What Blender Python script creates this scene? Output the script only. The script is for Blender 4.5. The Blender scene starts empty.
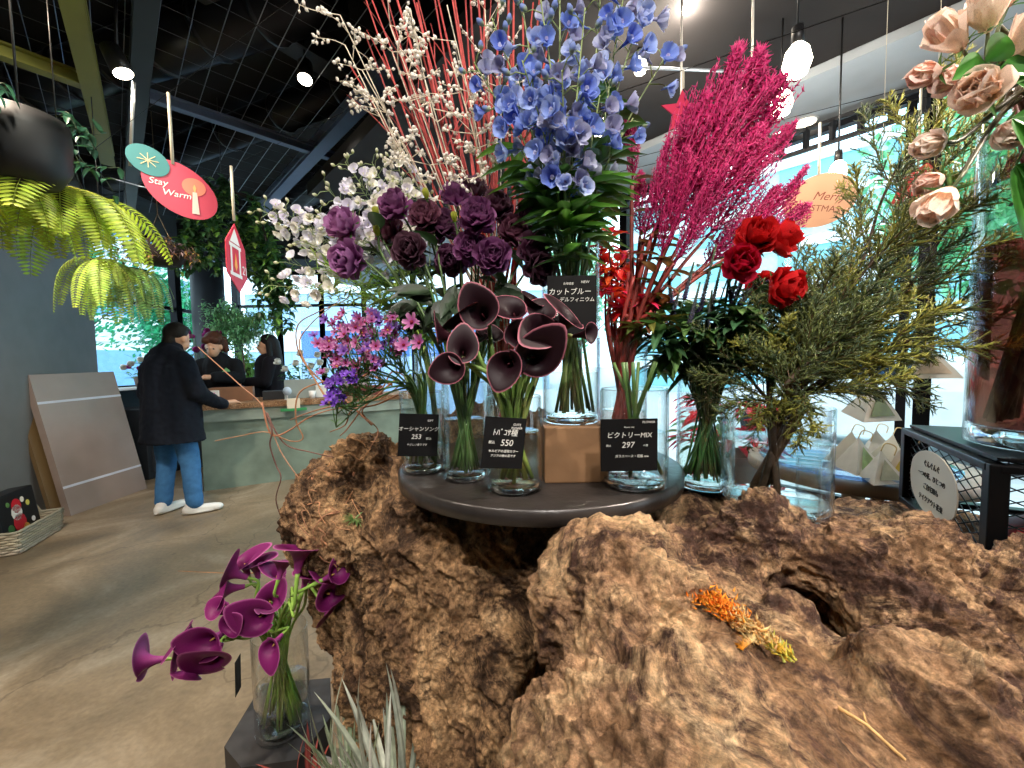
import bpy, bmesh, math, random
import numpy as np
from math import pi, sin, cos, sqrt, radians
from mathutils import Vector, Matrix, Quaternion, noise
from mathutils.bvhtree import BVHTree
rng = random.Random(7)
S = bpy.context.scene
COL = S.collection

# ------------------------------------------------------------------ camera
F_PX = 395.0
cam_d = bpy.data.cameras.new('camera'); cam_d.sensor_fit = 'HORIZONTAL'; cam_d.sensor_width = 36
cam_d.lens = 36 * F_PX / 1024; cam_d.clip_start = 0.03; cam_d.clip_end = 300
cam = bpy.data.objects.new('camera', cam_d); COL.objects.link(cam)
CAM_M = Matrix.Translation((0, 0, 1.33)) @ Matrix.Rotation(radians(90 - 3.2), 4, 'X') @ Matrix.Rotation(-0.015, 4, 'Z')
cam.matrix_world = CAM_M
S.camera = cam
CR = CAM_M.to_3x3(); CO = Vector((0, 0, 1.33))

def P(px, py, Y):
    """point at depth Y (metres in front of the camera) seen at that place of the photograph"""
    d = CR @ Vector(((px - 512) / F_PX, -(py - 384) / F_PX, -1)); return CO + d * (Y / d.y)
def PZ(px, py, z):
    d = CR @ Vector(((px - 512) / F_PX, -(py - 384) / F_PX, -1)); return CO + d * ((z - CO.z) / d.z)
def D(r, u, t):
    """direction: to the right, up, towards the camera"""
    return Vector((r, -t, u)).normalized()

# ------------------------------------------------------------------ light
S.view_settings.view_transform = 'Standard'; S.view_settings.look = 'None'
S.view_settings.exposure = 0.0; S.view_settings.gamma = 1.0; S.view_settings.use_curve_mapping = False
cy = S.cycles
cy.use_denoising = True; cy.max_bounces = 10; cy.diffuse_bounces = 4; cy.glossy_bounces = 4
cy.transmission_bounces = 6; cy.transparent_max_bounces = 28; cy.sample_clamp_indirect = 6.0
cy.caustics_reflective = False; cy.caustics_refractive = False
W = bpy.data.worlds.new('overcast_sky'); S.world = W; W.use_nodes = True
wn = W.node_tree.nodes; wl = W.node_tree.links
bg = wn['Background']; bg.inputs['Strength'].default_value = 4.2
tc = wn.new('ShaderNodeTexCoord'); nz = wn.new('ShaderNodeTexNoise'); nz.inputs['Scale'].default_value = 2.2
cr = wn.new('ShaderNodeValToRGB'); cr.color_ramp.elements[0].position = .38; cr.color_ramp.elements[1].position = .62
cr.color_ramp.elements[0].color = (.55, .80, .94, 1); cr.color_ramp.elements[1].color = (.92, .98, 1, 1)
wl.new(tc.outputs['Generated'], nz.inputs['Vector']); wl.new(nz.outputs['Fac'], cr.inputs['Fac']); wl.new(cr.outputs['Color'], bg.inputs['Color'])

def spot(name, loc, target, energy, color=(1, .86, .7), size=70, radius=.05, blend=.6):
    l = bpy.data.lights.new(name, 'SPOT'); l.energy = energy; l.color = color; l.spot_size = radians(size)
    l.shadow_soft_size = radius; l.spot_blend = blend
    o = bpy.data.objects.new(name, l); COL.objects.link(o); o.location = loc
    o.rotation_mode = 'QUATERNION'; o.rotation_quaternion = (Vector(target) - Vector(loc)).to_track_quat('-Z', 'Y'); return o
def point(name, loc, energy, color=(1, .86, .7), radius=.06):
    l = bpy.data.lights.new(name, 'POINT'); l.energy = energy; l.color = color; l.shadow_soft_size = radius
    o = bpy.data.objects.new(name, l); COL.objects.link(o); o.location = loc; return o
# ceiling spotlights inferred over the display, plus unseen fills added to brighten dim areas
spot('display_or_fill_spot', (1.5, .35, 2.6), (.42, .45, 1.0), 215, (1, .86, .74), 50, .025)
spot('display_or_fill_spot', (.9, .1, 3.0), (.45, .5, 1.0), 50, (1, .85, .71), 60, .03)
spot('display_or_fill_spot', (-.9, -.6, 3.0), (.05, .7, 1.3), 110, (1, .9, .8), 60, .05)
spot('display_or_fill_spot', (-1.8, .2, 3.0), (-.85, 1.2, .4), 170, (1, .86, .7), 60, .05)
spot('display_or_fill_spot', (.4, -1.2, 3.0), (.6, .9, 1.6), 170, (1, .92, .86), 70, .06)
spot('display_or_fill_spot', (-2.0, 1.2, 3.1), (-2.0, 2.2, .0), 230, (1, .82, .64), 120, .08)  # added fill, warms and brightens the floor
spot('display_or_fill_spot', (-2.7, 1.2, 3.1), (-3.4, 3.4, 1.5), 150, (1, .93, .85), 80, .08)  # added fill towards the slate wall
spot('display_or_fill_spot', (.15, -.7, 2.95), (.3, .75, 1.95), 85, (1, .93, .86), 78, .05)  # added to brighten the flower tops and the peach roses
spot('display_or_fill_spot', (-1.0, .9, 2.9), (-2.0, 1.75, 1.95), 70, (1, .95, .8), 50, .05)  # added to light the hanging ferns from the front
spot('display_or_fill_spot', (-1.8, 3.6, 3.1), (-2.6, 5.0, 1.0), 110, (1, .93, .85), 90, .08)

# ------------------------------------------------------------------ helpers
def srgb(h):
    if isinstance(h, str):
        v = [int(h[i:i + 2], 16) / 255 for i in (0, 2, 4)]
    else: v = [c / 255 for c in h]
    return tuple(c / 12.92 if c <= .04045 else ((c + .055) / 1.055) ** 2.4 for c in v)
def lerp(a, b, t): return tuple(x + (y - x) * t for x, y in zip(a, b))
def jit(c, s=.12, r=None):
    k = 1 + (r or rng).uniform(-s, s); return tuple(min(1, x * k * (1 + (r or rng).uniform(-s / 3, s / 3))) for x in c)

class MB:
    def __init__(s): s.V = []; s.F = []; s.C = []; s.n = 0
    def add(s, V, F, col, M=None):
        V = np.asarray(V, float).reshape(-1, 3)
        if M is not None:
            m = np.array(M); V = V @ m[:3, :3].T + m[:3, 3]
        c = np.asarray(col, float)
        if c.ndim == 1: c = np.repeat(c[None, :3], len(V), 0)
        s.V.append(V); s.C.append(c[:, :3]); n = s.n
        s.F.extend([tuple(i + n for i in f) for f in F]); s.n += len(V)
        return s
    def merge(s, o, M=None):
        if o.n: s.add(np.concatenate(o.V), o.F, np.concatenate(o.C), M)
        return s
    def tube(s, pts, r, col, k=6, cap=True):
        pts = np.array([tuple(p) for p in pts], float); N = len(pts)
        if np.isscalar(r): r = [r] * N
        elif len(r) == 2: r = [r[0] + (r[1] - r[0]) * i / (N - 1) for i in range(N)]
        t = np.gradient(pts, axis=0); t /= np.linalg.norm(t, axis=1)[:, None] + 1e-12
        a = np.array([0, 0, 1.0]) if abs(t[0][2]) < .9 else np.array([1.0, 0, 0])
        u = np.cross(t[0], a); u /= np.linalg.norm(u); V = []
        for i in range(N):
            u = u - t[i] * np.dot(u, t[i]); u /= np.linalg.norm(u) + 1e-12; w = np.cross(t[i], u)
            for j in range(k):
                b = 2 * pi * j / k; V.append(pts[i] + (u * cos(b) + w * sin(b)) * r[i])
        F = [(i * k + j, i * k + (j + 1) % k, (i + 1) * k + (j + 1) % k, (i + 1) * k + j) for i in range(N - 1) for j in range(k)]
        if cap: F += [tuple(range(k))[::-1], tuple((N - 1) * k + j for j in range(k))]
        c = np.asarray(col, float)
        if c.ndim == 2:
            if len(c) == 2: c = np.array([c[0] + (c[1] - c[0]) * i / (N - 1) for i in range(N)])
            c = np.repeat(c, k, 0)
        return s.add(V, F, c)
    def grid(s, G, col, M=None, wrap=False):
        G = np.asarray(G, float); a, b = G.shape[:2]; bb = b if wrap else b - 1
        F = [(i * b + j, (i + 1) * b + j, (i + 1) * b + (j + 1) % b, i * b + (j + 1) % b) for i in range(a - 1) for j in range(bb)]
        c = np.asarray(col, float)
        if c.ndim == 3: c = c.reshape(-1, 3)
        return s.add(G.reshape(-1, 3), F, c, M)
    def ball(s, c, r, col, k=10, M=None):
        if np.isscalar(r): r = (r, r, r)
        h = max(4, k // 2 + 1); G = [[(c[0] + r[0] * sin(pi * i / h) * cos(2 * pi * j / k), c[1] + r[1] * sin(pi * i / h) * sin(2 * pi * j / k), c[2] + r[2] * cos(pi * i / h)) for j in range(k)] for i in range(h + 1)]
        return s.grid(G, col, M, wrap=True)
    def lathe(s, prof, col, k=32, c=(0, 0, 0), M=None):
        G = [[(c[0] + r * cos(2 * pi * j / k), c[1] + r * sin(2 * pi * j / k), c[2] + z) for j in range(k)] for r, z in prof]
        return s.grid(G, col, M, wrap=True)
    def box(s, c, size, col, rz=0, bev=.003, M=None):
        bm = bmesh.new(); bmesh.ops.create_cube(bm, size=1)
        for v in bm.verts: v.co = Vector((v.co.x * size[0], v.co.y * size[1], v.co.z * size[2]))
        if bev > 0: bmesh.ops.bevel(bm, geom=bm.edges[:], offset=min(bev, min(size) * .45), segments=2, affect='EDGES', profile=.6)
        R = Matrix.Translation(Vector(c)) @ Matrix.Rotation(rz, 4, 'Z')
        if M is not None: R = M @ R
        bm.verts.index_update()
        s.add([tuple(v.co) for v in bm.verts], [tuple(v.index for v in f.verts) for f in bm.faces], col, R); bm.free(); return s
    def bar(s, a, b, w, h, col, up=(0, 0, 1), bev=.002):
        a, b = Vector(a), Vector(b); d = b - a; L = d.length; x = d.normalized(); up = Vector(up)
        y = up.cross(x).normalized(); z = x.cross(y)
        M = Matrix((( x.x, y.x, z.x, 0), (x.y, y.y, z.y, 0), (x.z, y.z, z.z, 0), (0, 0, 0, 1))); M.translation = (a + b) / 2
        return s.box((0, 0, 0), (L, w, h), col, bev=bev, M=M)
    def prism(s, pts, z0, z1, col, M=None):
        n = len(pts); V = [(x, y, z0) for x, y in pts] + [(x, y, z1) for x, y in pts]
        F = [tuple(range(n))[::-1], tuple(range(n, 2 * n))] + [(i, (i + 1) % n, n + (i + 1) % n, n + i) for i in range(n)]
        return s.add(V, F, col, M)
    def mesh(s, name, smooth=True):
        me = bpy.data.meshes.new(name)
        if s.n:
            V = np.concatenate(s.V); me.from_pydata(V.tolist(), [], s.F)
            at = me.color_attributes.new('Col', 'FLOAT_COLOR', 'POINT')
            C = np.concatenate([np.concatenate(s.C), np.ones((s.n, 1))], 1); at.data.foreach_set('color', C.astype(np.float32).ravel())
            if smooth: me.shade_smooth()
        return me

def link(name, me, mat=None, parent=None, loc=None, rot=None, scale=1, world=True):
    """one mesh object; with world=True its vertices are world coordinates whatever its parent"""
    if mat is not None and (not me.materials): me.materials.append(mat)
    o = bpy.data.objects.new(name, me); COL.objects.link(o)
    if parent is not None: o.parent = parent
    if loc is not None: o.location = Vector(loc) - (parent.location if parent is not None else Vector((0, 0, 0)))
    elif parent is not None and world: o.location = -parent.location if parent.parent is None else Vector((0, 0, 0))
    if rot is not None: o.rotation_mode = 'QUATERNION'; o.rotation_quaternion = rot
    if scale != 1: o.scale = (scale,) * 3 if np.isscalar(scale) else scale
    return o
def part(name, mb, mat, parent, smooth=True, label=None, **k):
    o = link(name, mb.mesh(name, smooth) if isinstance(mb, MB) else mb, mat, parent, **k)
    if label: o['label'] = label
    return o
def tag(o, label, cat, group=None, kind=None):
    if label: o['label'] = label
    if cat: o['category'] = cat
    if group: o['group'] = group
    if kind: o['kind'] = kind
    return o
def thing(name, label, cat, loc=(0, 0, 0), group=None):
    o = bpy.data.objects.new(name, None); COL.objects.link(o); o.location = loc; o.empty_display_size = .05
    return tag(o, label, cat, group)
def solo(name, mb, mat, label, cat, group=None, kind=None, smooth=True):
    return tag(link(name, mb.mesh(name, smooth) if isinstance(mb, MB) else mb, mat), label, cat, group, kind)
def struct(name, mb, mat, smooth=False, parent=None):
    o = link(name, mb.mesh(name, smooth), mat, parent); o['kind'] = 'structure'; return o
def aim(d, roll=0.0):
    return Vector(d).to_track_quat('Z', 'Y') @ Quaternion((0, 0, 1), roll)
def curve(pts, n=10):
    """Catmull-Rom through the points"""
    p = [Vector(q) for q in pts]; p = [p[0] * 2 - p[1]] + p + [p[-1] * 2 - p[-2]]; out = []
    for i in range(1, len(p) - 2):
        for j in range(n):
            t = j / n; a, b, c, d = p[i - 1:i + 3]
            out.append(.5 * ((2 * b) + (c - a) * t + (2 * a - 5 * b + 4 * c - d) * t * t + (3 * b - a - 3 * c + d) * t ** 3))
    out.append(p[-2]); return out
def frame(o, x, z):
    """matrix with origin o, x axis and z axis near the given ones"""
    z = Vector(z).normalized(); y = z.cross(Vector(x)).normalized(); x = y.cross(z)
    M = Matrix(((x.x, y.x, z.x, o[0]), (x.y, y.y, z.y, o[1]), (x.z, y.z, z.z, o[2]), (0, 0, 0, 1))); return M

# ------------------------------------------------------------------ materials
def mat(name, col=None, rough=.6, metal=0, spec=.5, noise_s=0, noise_a=.25, bump=0, bump_s=None, emit=0, translucent=0, sss=0, coat=0, sheen=0, alpha=1):
    """col None: the colour comes from the mesh's own Col attribute"""
    m = bpy.data.materials.new(name); m.use_nodes = True; n = m.node_tree.nodes; l = m.node_tree.links
    b = n['Principled BSDF']; b.inputs['Roughness'].default_value = rough; b.inputs['Metallic'].default_value = metal
    b.inputs['Specular IOR Level'].default_value = spec
    if coat: b.inputs['Coat Weight'].default_value = coat
    if sheen: b.inputs['Sheen Weight'].default_value = sheen
    tcn = n.new('ShaderNodeTexCoord')
    if col is None:
        a = n.new('ShaderNodeAttribute'); a.attribute_name = 'Col'; c = a.outputs['Color']
    else:
        a = n.new('ShaderNodeRGB'); a.outputs[0].default_value = (*col, 1); c = a.outputs[0]
    if noise_s:
        t = n.new('ShaderNodeTexNoise'); t.inputs['Scale'].default_value = noise_s; t.inputs['Detail'].default_value = 5
        l.new(tcn.outputs['Object'], t.inputs['Vector'])
        mr = n.new('ShaderNodeMapRange'); mr.inputs['From Min'].default_value = .3; mr.inputs['From Max'].default_value = .7
        mr.inputs['To Min'].default_value = 1 - noise_a; mr.inputs['To Max'].default_value = 1 + noise_a
        l.new(t.outputs['Fac'], mr.inputs['Value'])
        mx = n.new('ShaderNodeVectorMath'); mx.operation = 'SCALE'; l.new(c, mx.inputs[0]); l.new(mr.outputs[0], mx.inputs['Scale']); c = mx.outputs[0]
    l.new(c, b.inputs['Base Color'])
    if emit: l.new(c, b.inputs['Emission Color']); b.inputs['Emission Strength'].default_value = emit
    if bump:
        t2 = n.new('ShaderNodeTexNoise'); t2.inputs['Scale'].default_value = bump_s or noise_s or 50; t2.inputs['Detail'].default_value = 6
        l.new(tcn.outputs['Object'], t2.inputs['Vector']); bp = n.new('ShaderNodeBump'); bp.inputs['Strength'].default_value = bump
        bp.inputs['Distance'].default_value = .004; l.new(t2.outputs['Fac'], bp.inputs['Height']); l.new(bp.outputs[0], b.inputs['Normal'])
    out = n['Material Output']
    if translucent:
        tr = n.new('ShaderNodeBsdfTranslucent'); l.new(c, tr.inputs['Color']); ms = n.new('ShaderNodeMixShader'); ms.inputs[0].default_value = translucent
        l.new(b.outputs[0], ms.inputs[1]); l.new(tr.outputs[0], ms.inputs[2]); l.new(ms.outputs[0], out.inputs['Surface'])
    return m
def clear(name, tint=(.985, .992, .988), ior=1.45, edge=(.74, .82, .82), rough=.0, gloss=1.0):
    """thin clear wall: passes light straight on, mirrors by angle"""
    m = bpy.data.materials.new(name); m.use_nodes = True; n = m.node_tree.nodes; l = m.node_tree.links; n.clear()
    out = n.new('ShaderNodeOutputMaterial'); tr = n.new('ShaderNodeBsdfTransparent'); g = n.new('ShaderNodeBsdfGlossy')
    g.inputs['Roughness'].default_value = rough
    l2 = n.new('ShaderNodeLayerWeight'); l2.inputs['Blend'].default_value = .5; pw = n.new('ShaderNodeMath'); pw.operation = 'POWER'; pw.inputs[1].default_value = 3.6
    l.new(l2.outputs['Facing'], pw.inputs[0]); fr = n.new('ShaderNodeMath'); fr.operation = 'MULTIPLY_ADD'; fr.inputs[1].default_value = .9; fr.inputs[2].default_value = .06 if ior > 1.4 else .02
    l.new(pw.outputs[0], fr.inputs[0])
    lw = n.new('ShaderNodeLayerWeight'); lw.inputs['Blend'].default_value = .25
    rp = n.new('ShaderNodeValToRGB'); rp.color_ramp.elements[0].color = (*tint, 1); rp.color_ramp.elements[1].color = (*edge, 1)
    rp.color_ramp.elements[0].position = .6
    l.new(lw.outputs['Facing'], rp.inputs[0]); l.new(rp.outputs[0], tr.inputs['Color'])
    mu = n.new('ShaderNodeMath'); mu.operation = 'MULTIPLY'; mu.inputs[1].default_value = gloss; mu.use_clamp = True
    l.new(fr.outputs[0], mu.inputs[0]); ms = n.new('ShaderNodeMixShader')
    l.new(mu.outputs[0], ms.inputs[0]); l.new(tr.outputs[0], ms.inputs[1]); l.new(g.outputs[0], ms.inputs[2]); l.new(ms.outputs[0], out.inputs['Surface'])
    return m
M_petal = mat('petal', None, .55, noise_s=60, noise_a=.18, translucent=.35, spec=.3)
M_calla = mat('calla_spathe', None, .5, noise_s=40, noise_a=.12, spec=.22, translucent=.08)
M_leaf = mat('leaf', None, .45, noise_s=35, noise_a=.3, translucent=.22)
M_stem = mat('stem', None, .5, noise_s=50, noise_a=.2)
M_twig = mat('twig', None, .7, noise_s=80, noise_a=.3, bump=.4)
M_paint = mat('painted', None, .55, noise_s=6, noise_a=.06)
M_matte = mat('matte', None, .85, noise_s=9, noise_a=.1)
M_metal = mat('metal', None, .4, metal=.7, noise_s=12, noise_a=.12)
M_cloth = mat('cloth', None, .95, noise_s=30, noise_a=.12, bump=.3, bump_s=300, spec=.2)
M_skin = mat('skin', None, .5, noise_s=20, noise_a=.05)
M_hair = mat('hair', None, .6, spec=.25, noise_s=120, noise_a=.35, bump=.5, bump_s=160)
M_glass = clear('vase_glass', gloss=1.0)
M_pane = clear('window_glass', (.93, .98, 1.0), 1.3, (.8, .92, .96), gloss=.6)
M_water = clear('vase_water', (.97, .985, .975), 1.33, (.86, .9, .87), gloss=.8)
M_card = mat('card_black', srgb('050506'), .7, spec=.2, noise_s=30, noise_a=.2)
M_chalk = mat('chalk_ink', srgb('cfcfc8'), .8)
# ================================================================== the setting
def concrete():
    m = bpy.data.materials.new('polished_concrete'); m.use_nodes = True; n = m.node_tree.nodes; l = m.node_tree.links
    b = n['Principled BSDF']; t = n.new('ShaderNodeTexCoord')
    a = n.new('ShaderNodeTexNoise'); a.inputs['Scale'].default_value = 1.1; a.inputs['Detail'].default_value = 9; a.inputs['Roughness'].default_value = .62; a.inputs['Distortion'].default_value = 1.2
    l.new(t.outputs['Object'], a.inputs['Vector']); r = n.new('ShaderNodeValToRGB')
    e = r.color_ramp.elements; e[0].position = .3; e[0].color = (*srgb('665a48'), 1); e[1].position = .7; e[1].color = (*srgb('b3a48e'), 1)
    x = e.new(.5); x.color = (*srgb('8d7c64'), 1)
    l.new(a.outputs['Fac'], r.inputs[0])
    a2 = n.new('ShaderNodeTexNoise'); a2.inputs['Scale'].default_value = 45; a2.inputs['Detail'].default_value = 6; l.new(t.outputs['Object'], a2.inputs['Vector'])
    mr = n.new('ShaderNodeMapRange'); mr.inputs['From Min'].default_value = .3; mr.inputs['From Max'].default_value = .7; mr.inputs['To Min'].default_value = .86; mr.inputs['To Max'].default_value = 1.12; l.new(a2.outputs['Fac'], mr.inputs[0])
    # fine cracks
    v = n.new('ShaderNodeTexVoronoi'); v.feature = 'DISTANCE_TO_EDGE'; v.inputs['Scale'].default_value = .55
    wn_ = n.new('ShaderNodeTexNoise'); wn_.inputs['Scale'].default_value = 1.7; wn_.inputs['Detail'].default_value = 6; l.new(t.outputs['Object'], wn_.inputs['Vector'])
    ad = n.new('ShaderNodeVectorMath'); ad.operation = 'ADD'; l.new(t.outputs['Object'], ad.inputs[0]); l.new(wn_.outputs['Color'], ad.inputs[1]); l.new(ad.outputs[0], v.inputs['Vector'])
    cm = n.new('ShaderNodeMapRange'); cm.inputs['From Max'].default_value = .006; cm.inputs['To Min'].default_value = .62; cm.inputs['To Max'].default_value = 1; l.new(v.outputs['Distance'], cm.inputs[0])
    mm = n.new('ShaderNodeMath'); mm.operation = 'MULTIPLY'; l.new(mr.outputs[0], mm.inputs[0]); l.new(cm.outputs[0], mm.inputs[1])
    sc = n.new('ShaderNodeVectorMath'); sc.operation = 'SCALE'; l.new(r.outputs[0], sc.inputs[0]); l.new(mm.outputs[0], sc.inputs['Scale']); l.new(sc.outputs[0], b.inputs['Base Color'])
    rr = n.new('ShaderNodeMapRange'); rr.inputs['To Min'].default_value = .32; rr.inputs['To Max'].default_value = .6; l.new(a.outputs['Fac'], rr.inputs[0]); l.new(rr.outputs[0], b.inputs['Roughness'])
    bp = n.new('ShaderNodeBump'); bp.inputs['Strength'].default_value = .15; bp.inputs['Distance'].default_value = .004; l.new(a2.outputs['Fac'], bp.inputs['Height']); l.new(bp.outputs[0], b.inputs['Normal'])
    return m
M_conc = concrete()
A_ = Vector((-4.88, 4.51)); L0 = Vector((-1.65, -2.5)); B_ = Vector((-4.95, 7.2)); C_ = Vector((-2.65, 7.2)); D_ = Vector((6.47, -2.5))
ZC = 3.6
g = MB(); g.prism([tuple(p) for p in (L0, D_, C_, B_, A_)], -.12, 0, (0, 0, 0)); struct('floor', g, M_conc)
g = MB(); g.prism([tuple(p) for p in (L0, D_, C_, B_, A_)], ZC, ZC + .1, srgb('0f0f12')); struct('ceiling', g, M_matte)
def wall(name, a, b, z0, z1, col, t=.12, m=None):
    a, b = Vector(a), Vector(b); d = (b - a).normalized(); nrm = Vector((d.y, -d.x)) * t
    g = MB(); g.prism([tuple(a), tuple(b), tuple(b + nrm), tuple(a + nrm)], z0, z1, col); return struct(name, g, m or M_paint)
slate = srgb('7a7b7a')
wall('wall_left', A_, L0, 0, ZC, slate, -.12)
wall('wall_behind', L0, D_, 0, ZC, srgb('6a6a6c'))
# flush service door in the slate wall
ld = (A_ - L0).normalized(); ln = Vector((ld.y, -ld.x))
def LW(t, off=0): p = A_ - ld * t + ln * off; return p
g = MB(); a, b = LW(.28, .004), LW(1.55, .004)
g.bar((a.x, a.y, 1.0), (b.x, b.y, 1.0), .016, 2.0, srgb('555b61'), bev=.004); dr = struct('door_1', g, M_paint)
g = MB()
for p, q in (((.262, 0), (.262, 2.03)), ((1.57, 0), (1.57, 2.03)), ((.262, 2.02), (1.57, 2.02))):
    a, b = LW(p[0], .004), LW(q[0], .004); g.bar((a.x, a.y, p[1]), (b.x, b.y, q[1]), .014, .018, srgb('202225'), up=(0, 0, 1) if p[1] == q[1] else (ln.x, ln.y, 0))
struct('door_frame', g, M_paint, parent=dr)
g = MB(); a = LW(.27, .02); g.tube([(a.x, a.y, 1.72), (a.x, a.y, 1.84)], .011, srgb('3c3f44'), 8); struct('door_hinge', g, M_metal, parent=dr)

# window walls: low wall, frames, panes
navy = srgb('1c2430'); blk = srgb('15171c')
def window_run(tagname, a, b, n, z0, z1, rails, mull=.06, low=True, extra=()):
    a, b = Vector(a), Vector(b); d = (b - a)
    if low: wall('wall_' + tagname, a, b, 0, z0, navy, -.1)
    wall('wall_' + tagname + '_head', a, b, z1, ZC, srgb('5c6670'), -.1)
    for i in range(n):
        p, q = a + d * (i / n), a + d * ((i + 1) / n)
        f = MB()
        for s_ in (p, q): f.bar((s_.x, s_.y, z0), (s_.x, s_.y, z1), mull, mull, blk, up=(d.x, d.y, 0))
        for z in [z0 + .03, z1 - .03] + list(rails): f.bar((p.x, p.y, z), (q.x, q.y, z), .05, .05, blk)
        for t_ in extra:
            if t_[0] == i: e_ = p.lerp(q, t_[1]); f.bar((e_.x, e_.y, z0), (e_.x, e_.y, z1), .04, .04, blk, up=(d.x, d.y, 0))
        global WN; WN += 1
        fo = struct('window_%d' % WN, f, M_metal)
        pn = MB(); pn.bar((p.x, p.y, (z0 + z1) / 2), (q.x, q.y, (z0 + z1) / 2), .006, z1 - z0, (1, 1, 1), bev=0)
        struct('window_pane', pn, M_pane, parent=fo)
WN = 0
window_run('side', A_, B_, 2, 1.05, 3.1, [2.17], .1)
window_run('back', B_, C_, 3, .8, 3.0, [2.4], .07)
window_run('street', C_, C_ + (D_ - C_).normalized() * 12.3, 7, .45, 2.7, [], .065, extra=((3, .955),))
wall('wall_street_end', C_ + (D_ - C_).normalized() * 12.3, D_, 0, ZC, srgb('6a6a6c'), -.1)
# window ledge
g = MB(); g.bar((A_.x + .12, A_.y, 1.07), (B_.x + .12, B_.y, 1.07), .26, .03, srgb('d8dce0'), bev=.006); struct('trim_1', g, M_paint)
# soffit over the street windows and the flat dark ceiling panel inside it
rn = Vector((-.728, -.685)); rd = (D_ - C_).normalized()
def RW(t, off): return C_ + rd * t + rn * off
g = MB(); g.prism([tuple(RW(0, .0)), tuple(RW(13, .0)), tuple(RW(13, .5)), tuple(RW(0, .5))], 2.72, 2.86, srgb('a9b3bd')); struct('ceiling_soffit', g, M_paint)
g = MB(); g.prism([tuple(RW(3.4, .51)), tuple(RW(7.15, .51)), tuple(RW(7.15, 1.9)), tuple(RW(3.4, 1.9))], 2.76, 2.86, srgb('1a1617')); struct('ceiling_panel', g, M_matte)
# round column in the corner
g = MB(); g.lathe([(.0, 0), (.21, 0), (.21, 2.95), (.0, 2.95)], srgb('20252c'), 40, c=(-4.62, 6.1, 0)); g.lathe([(.22, 0), (.235, .0), (.235, .12), (.215, .13)], srgb('15181c'), 40, c=(-4.62, 6.1, 0)); struct('column', g, M_paint, True)
# bulkhead across the back windows
g = MB(); g.bar((-5, 6.2, 3.2), (-1.2, 6.6, 3.2), .5, .5, srgb('1c1e22')); struct('beam_back', g, M_matte)
# steel beams
def beam(p, q, z, w, col, name='steel_beam'):
    a, b = PZ(*p, z), PZ(*q, z); d = (b - a) ; g = MB()
    g.bar(a, b, w, .012, col); g.bar(a + Vector((0, 0, w)), b + Vector((0, 0, w)), w, .012, col); g.bar(a + Vector((0, 0, w / 2)), b + Vector((0, 0, w / 2)), .012, w, col)
    o = struct(name, g, M_paint); return o
stl = srgb('5f6f8c')
beam((404, 62), (262, 212), 3.15, .10, stl); beam((150, 100), (470, 205), 3.16, .06, stl)
beam((62, -40), (108, 165), 3.05, .09, srgb('7b7a33')); beam((-60, 35), (93, 90), 3.06, .07, srgb('7b7a33'))
beam((120, -60), (420, 128), 3.4, .16, srgb('2c2d33')); beam((148, -10), (128, 230), 3.2, .1, srgb('202329'))
beam((935, -20), (975, 40), 3.1, .12, srgb('5478a8'))
beam((1100, -14), (930, 24), 3.1, .05, srgb('5478a8'))
# ducts, dark lengths above the grid
for k, (p, q, r_) in enumerate((((-60, 120), (330, -10), .16), ((30, 210), (420, 60), .13), ((240, 230), (560, 60), .14))):
    g = MB(); g.tube([PZ(*p, 3.42), PZ(*q, 3.42)], r_, srgb('24252a'), 16)
    for t_ in range(1, 9): c_ = PZ(*p, 3.42).lerp(PZ(*q, 3.42), t_ / 9); d_ = (PZ(*q, 3.42) - PZ(*p, 3.42)).normalized(); g.tube([c_ - d_ * .015, c_ + d_ * .015], r_ + .012, srgb('303238'), 16)
    tag(struct('ceiling_duct', g, M_metal, True), None, None)
# open wire grid hung below the dark ceiling
g = MB(); u_ = (PZ(404, 62, 3.2) - PZ(262, 212, 3.2)); u_.z = 0; u_.normalize(); v_ = Vector((-u_.y, u_.x, 0)); o_ = PZ(300, 160, 3.22)
for i in range(-34, 30): g.tube([o_ + v_ * (i * .13) - u_ * 2.6, o_ + v_ * (i * .13) + u_ * 2.6], .0024, srgb('878d96'), 4)
for i in range(-13, 14): g.tube([o_ + u_ * (i * .2) - v_ * 3.7 + Vector((0, 0, .006)), o_ + u_ * (i * .2) + v_ * 3.2 + Vector((0, 0, .006))], .0018, srgb('4d525b'), 4)
struct('ceiling_grid', g, M_metal)
# thin rods
for p, q, z in (((120, 215), (215, 262), 2.75), ((110, 178), (420, 262), 2.75), ((560, 64), (746, 72), 2.55)):
    g = MB(); g.tube([PZ(*p, z), PZ(*q, z)], .006, srgb('9aa3ad'), 8); struct('ceiling_rod', g, M_metal, True)
# ladder-like black rail along the street windows
g = MB(); z0, z1 = 2.535, 2.65; t0, t1 = 2.2, 9.0
for z in (z0, z1): a, b = RW(t0, .12), RW(t1, .12); g.bar((a.x, a.y, z), (b.x, b.y, z), .022, .022, blk)
t_ = t0
while t_ < t1:
    a = RW(t_, .12); g.bar((a.x, a.y, z0), (a.x, a.y, z1), .028, .022, blk, up=(1, 0, 0)); t_ += .12
solo('ladder_rail', g, M_paint, 'black ladder-like metal rail running along the top of the street windows', 'rail', smooth=False)

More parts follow.
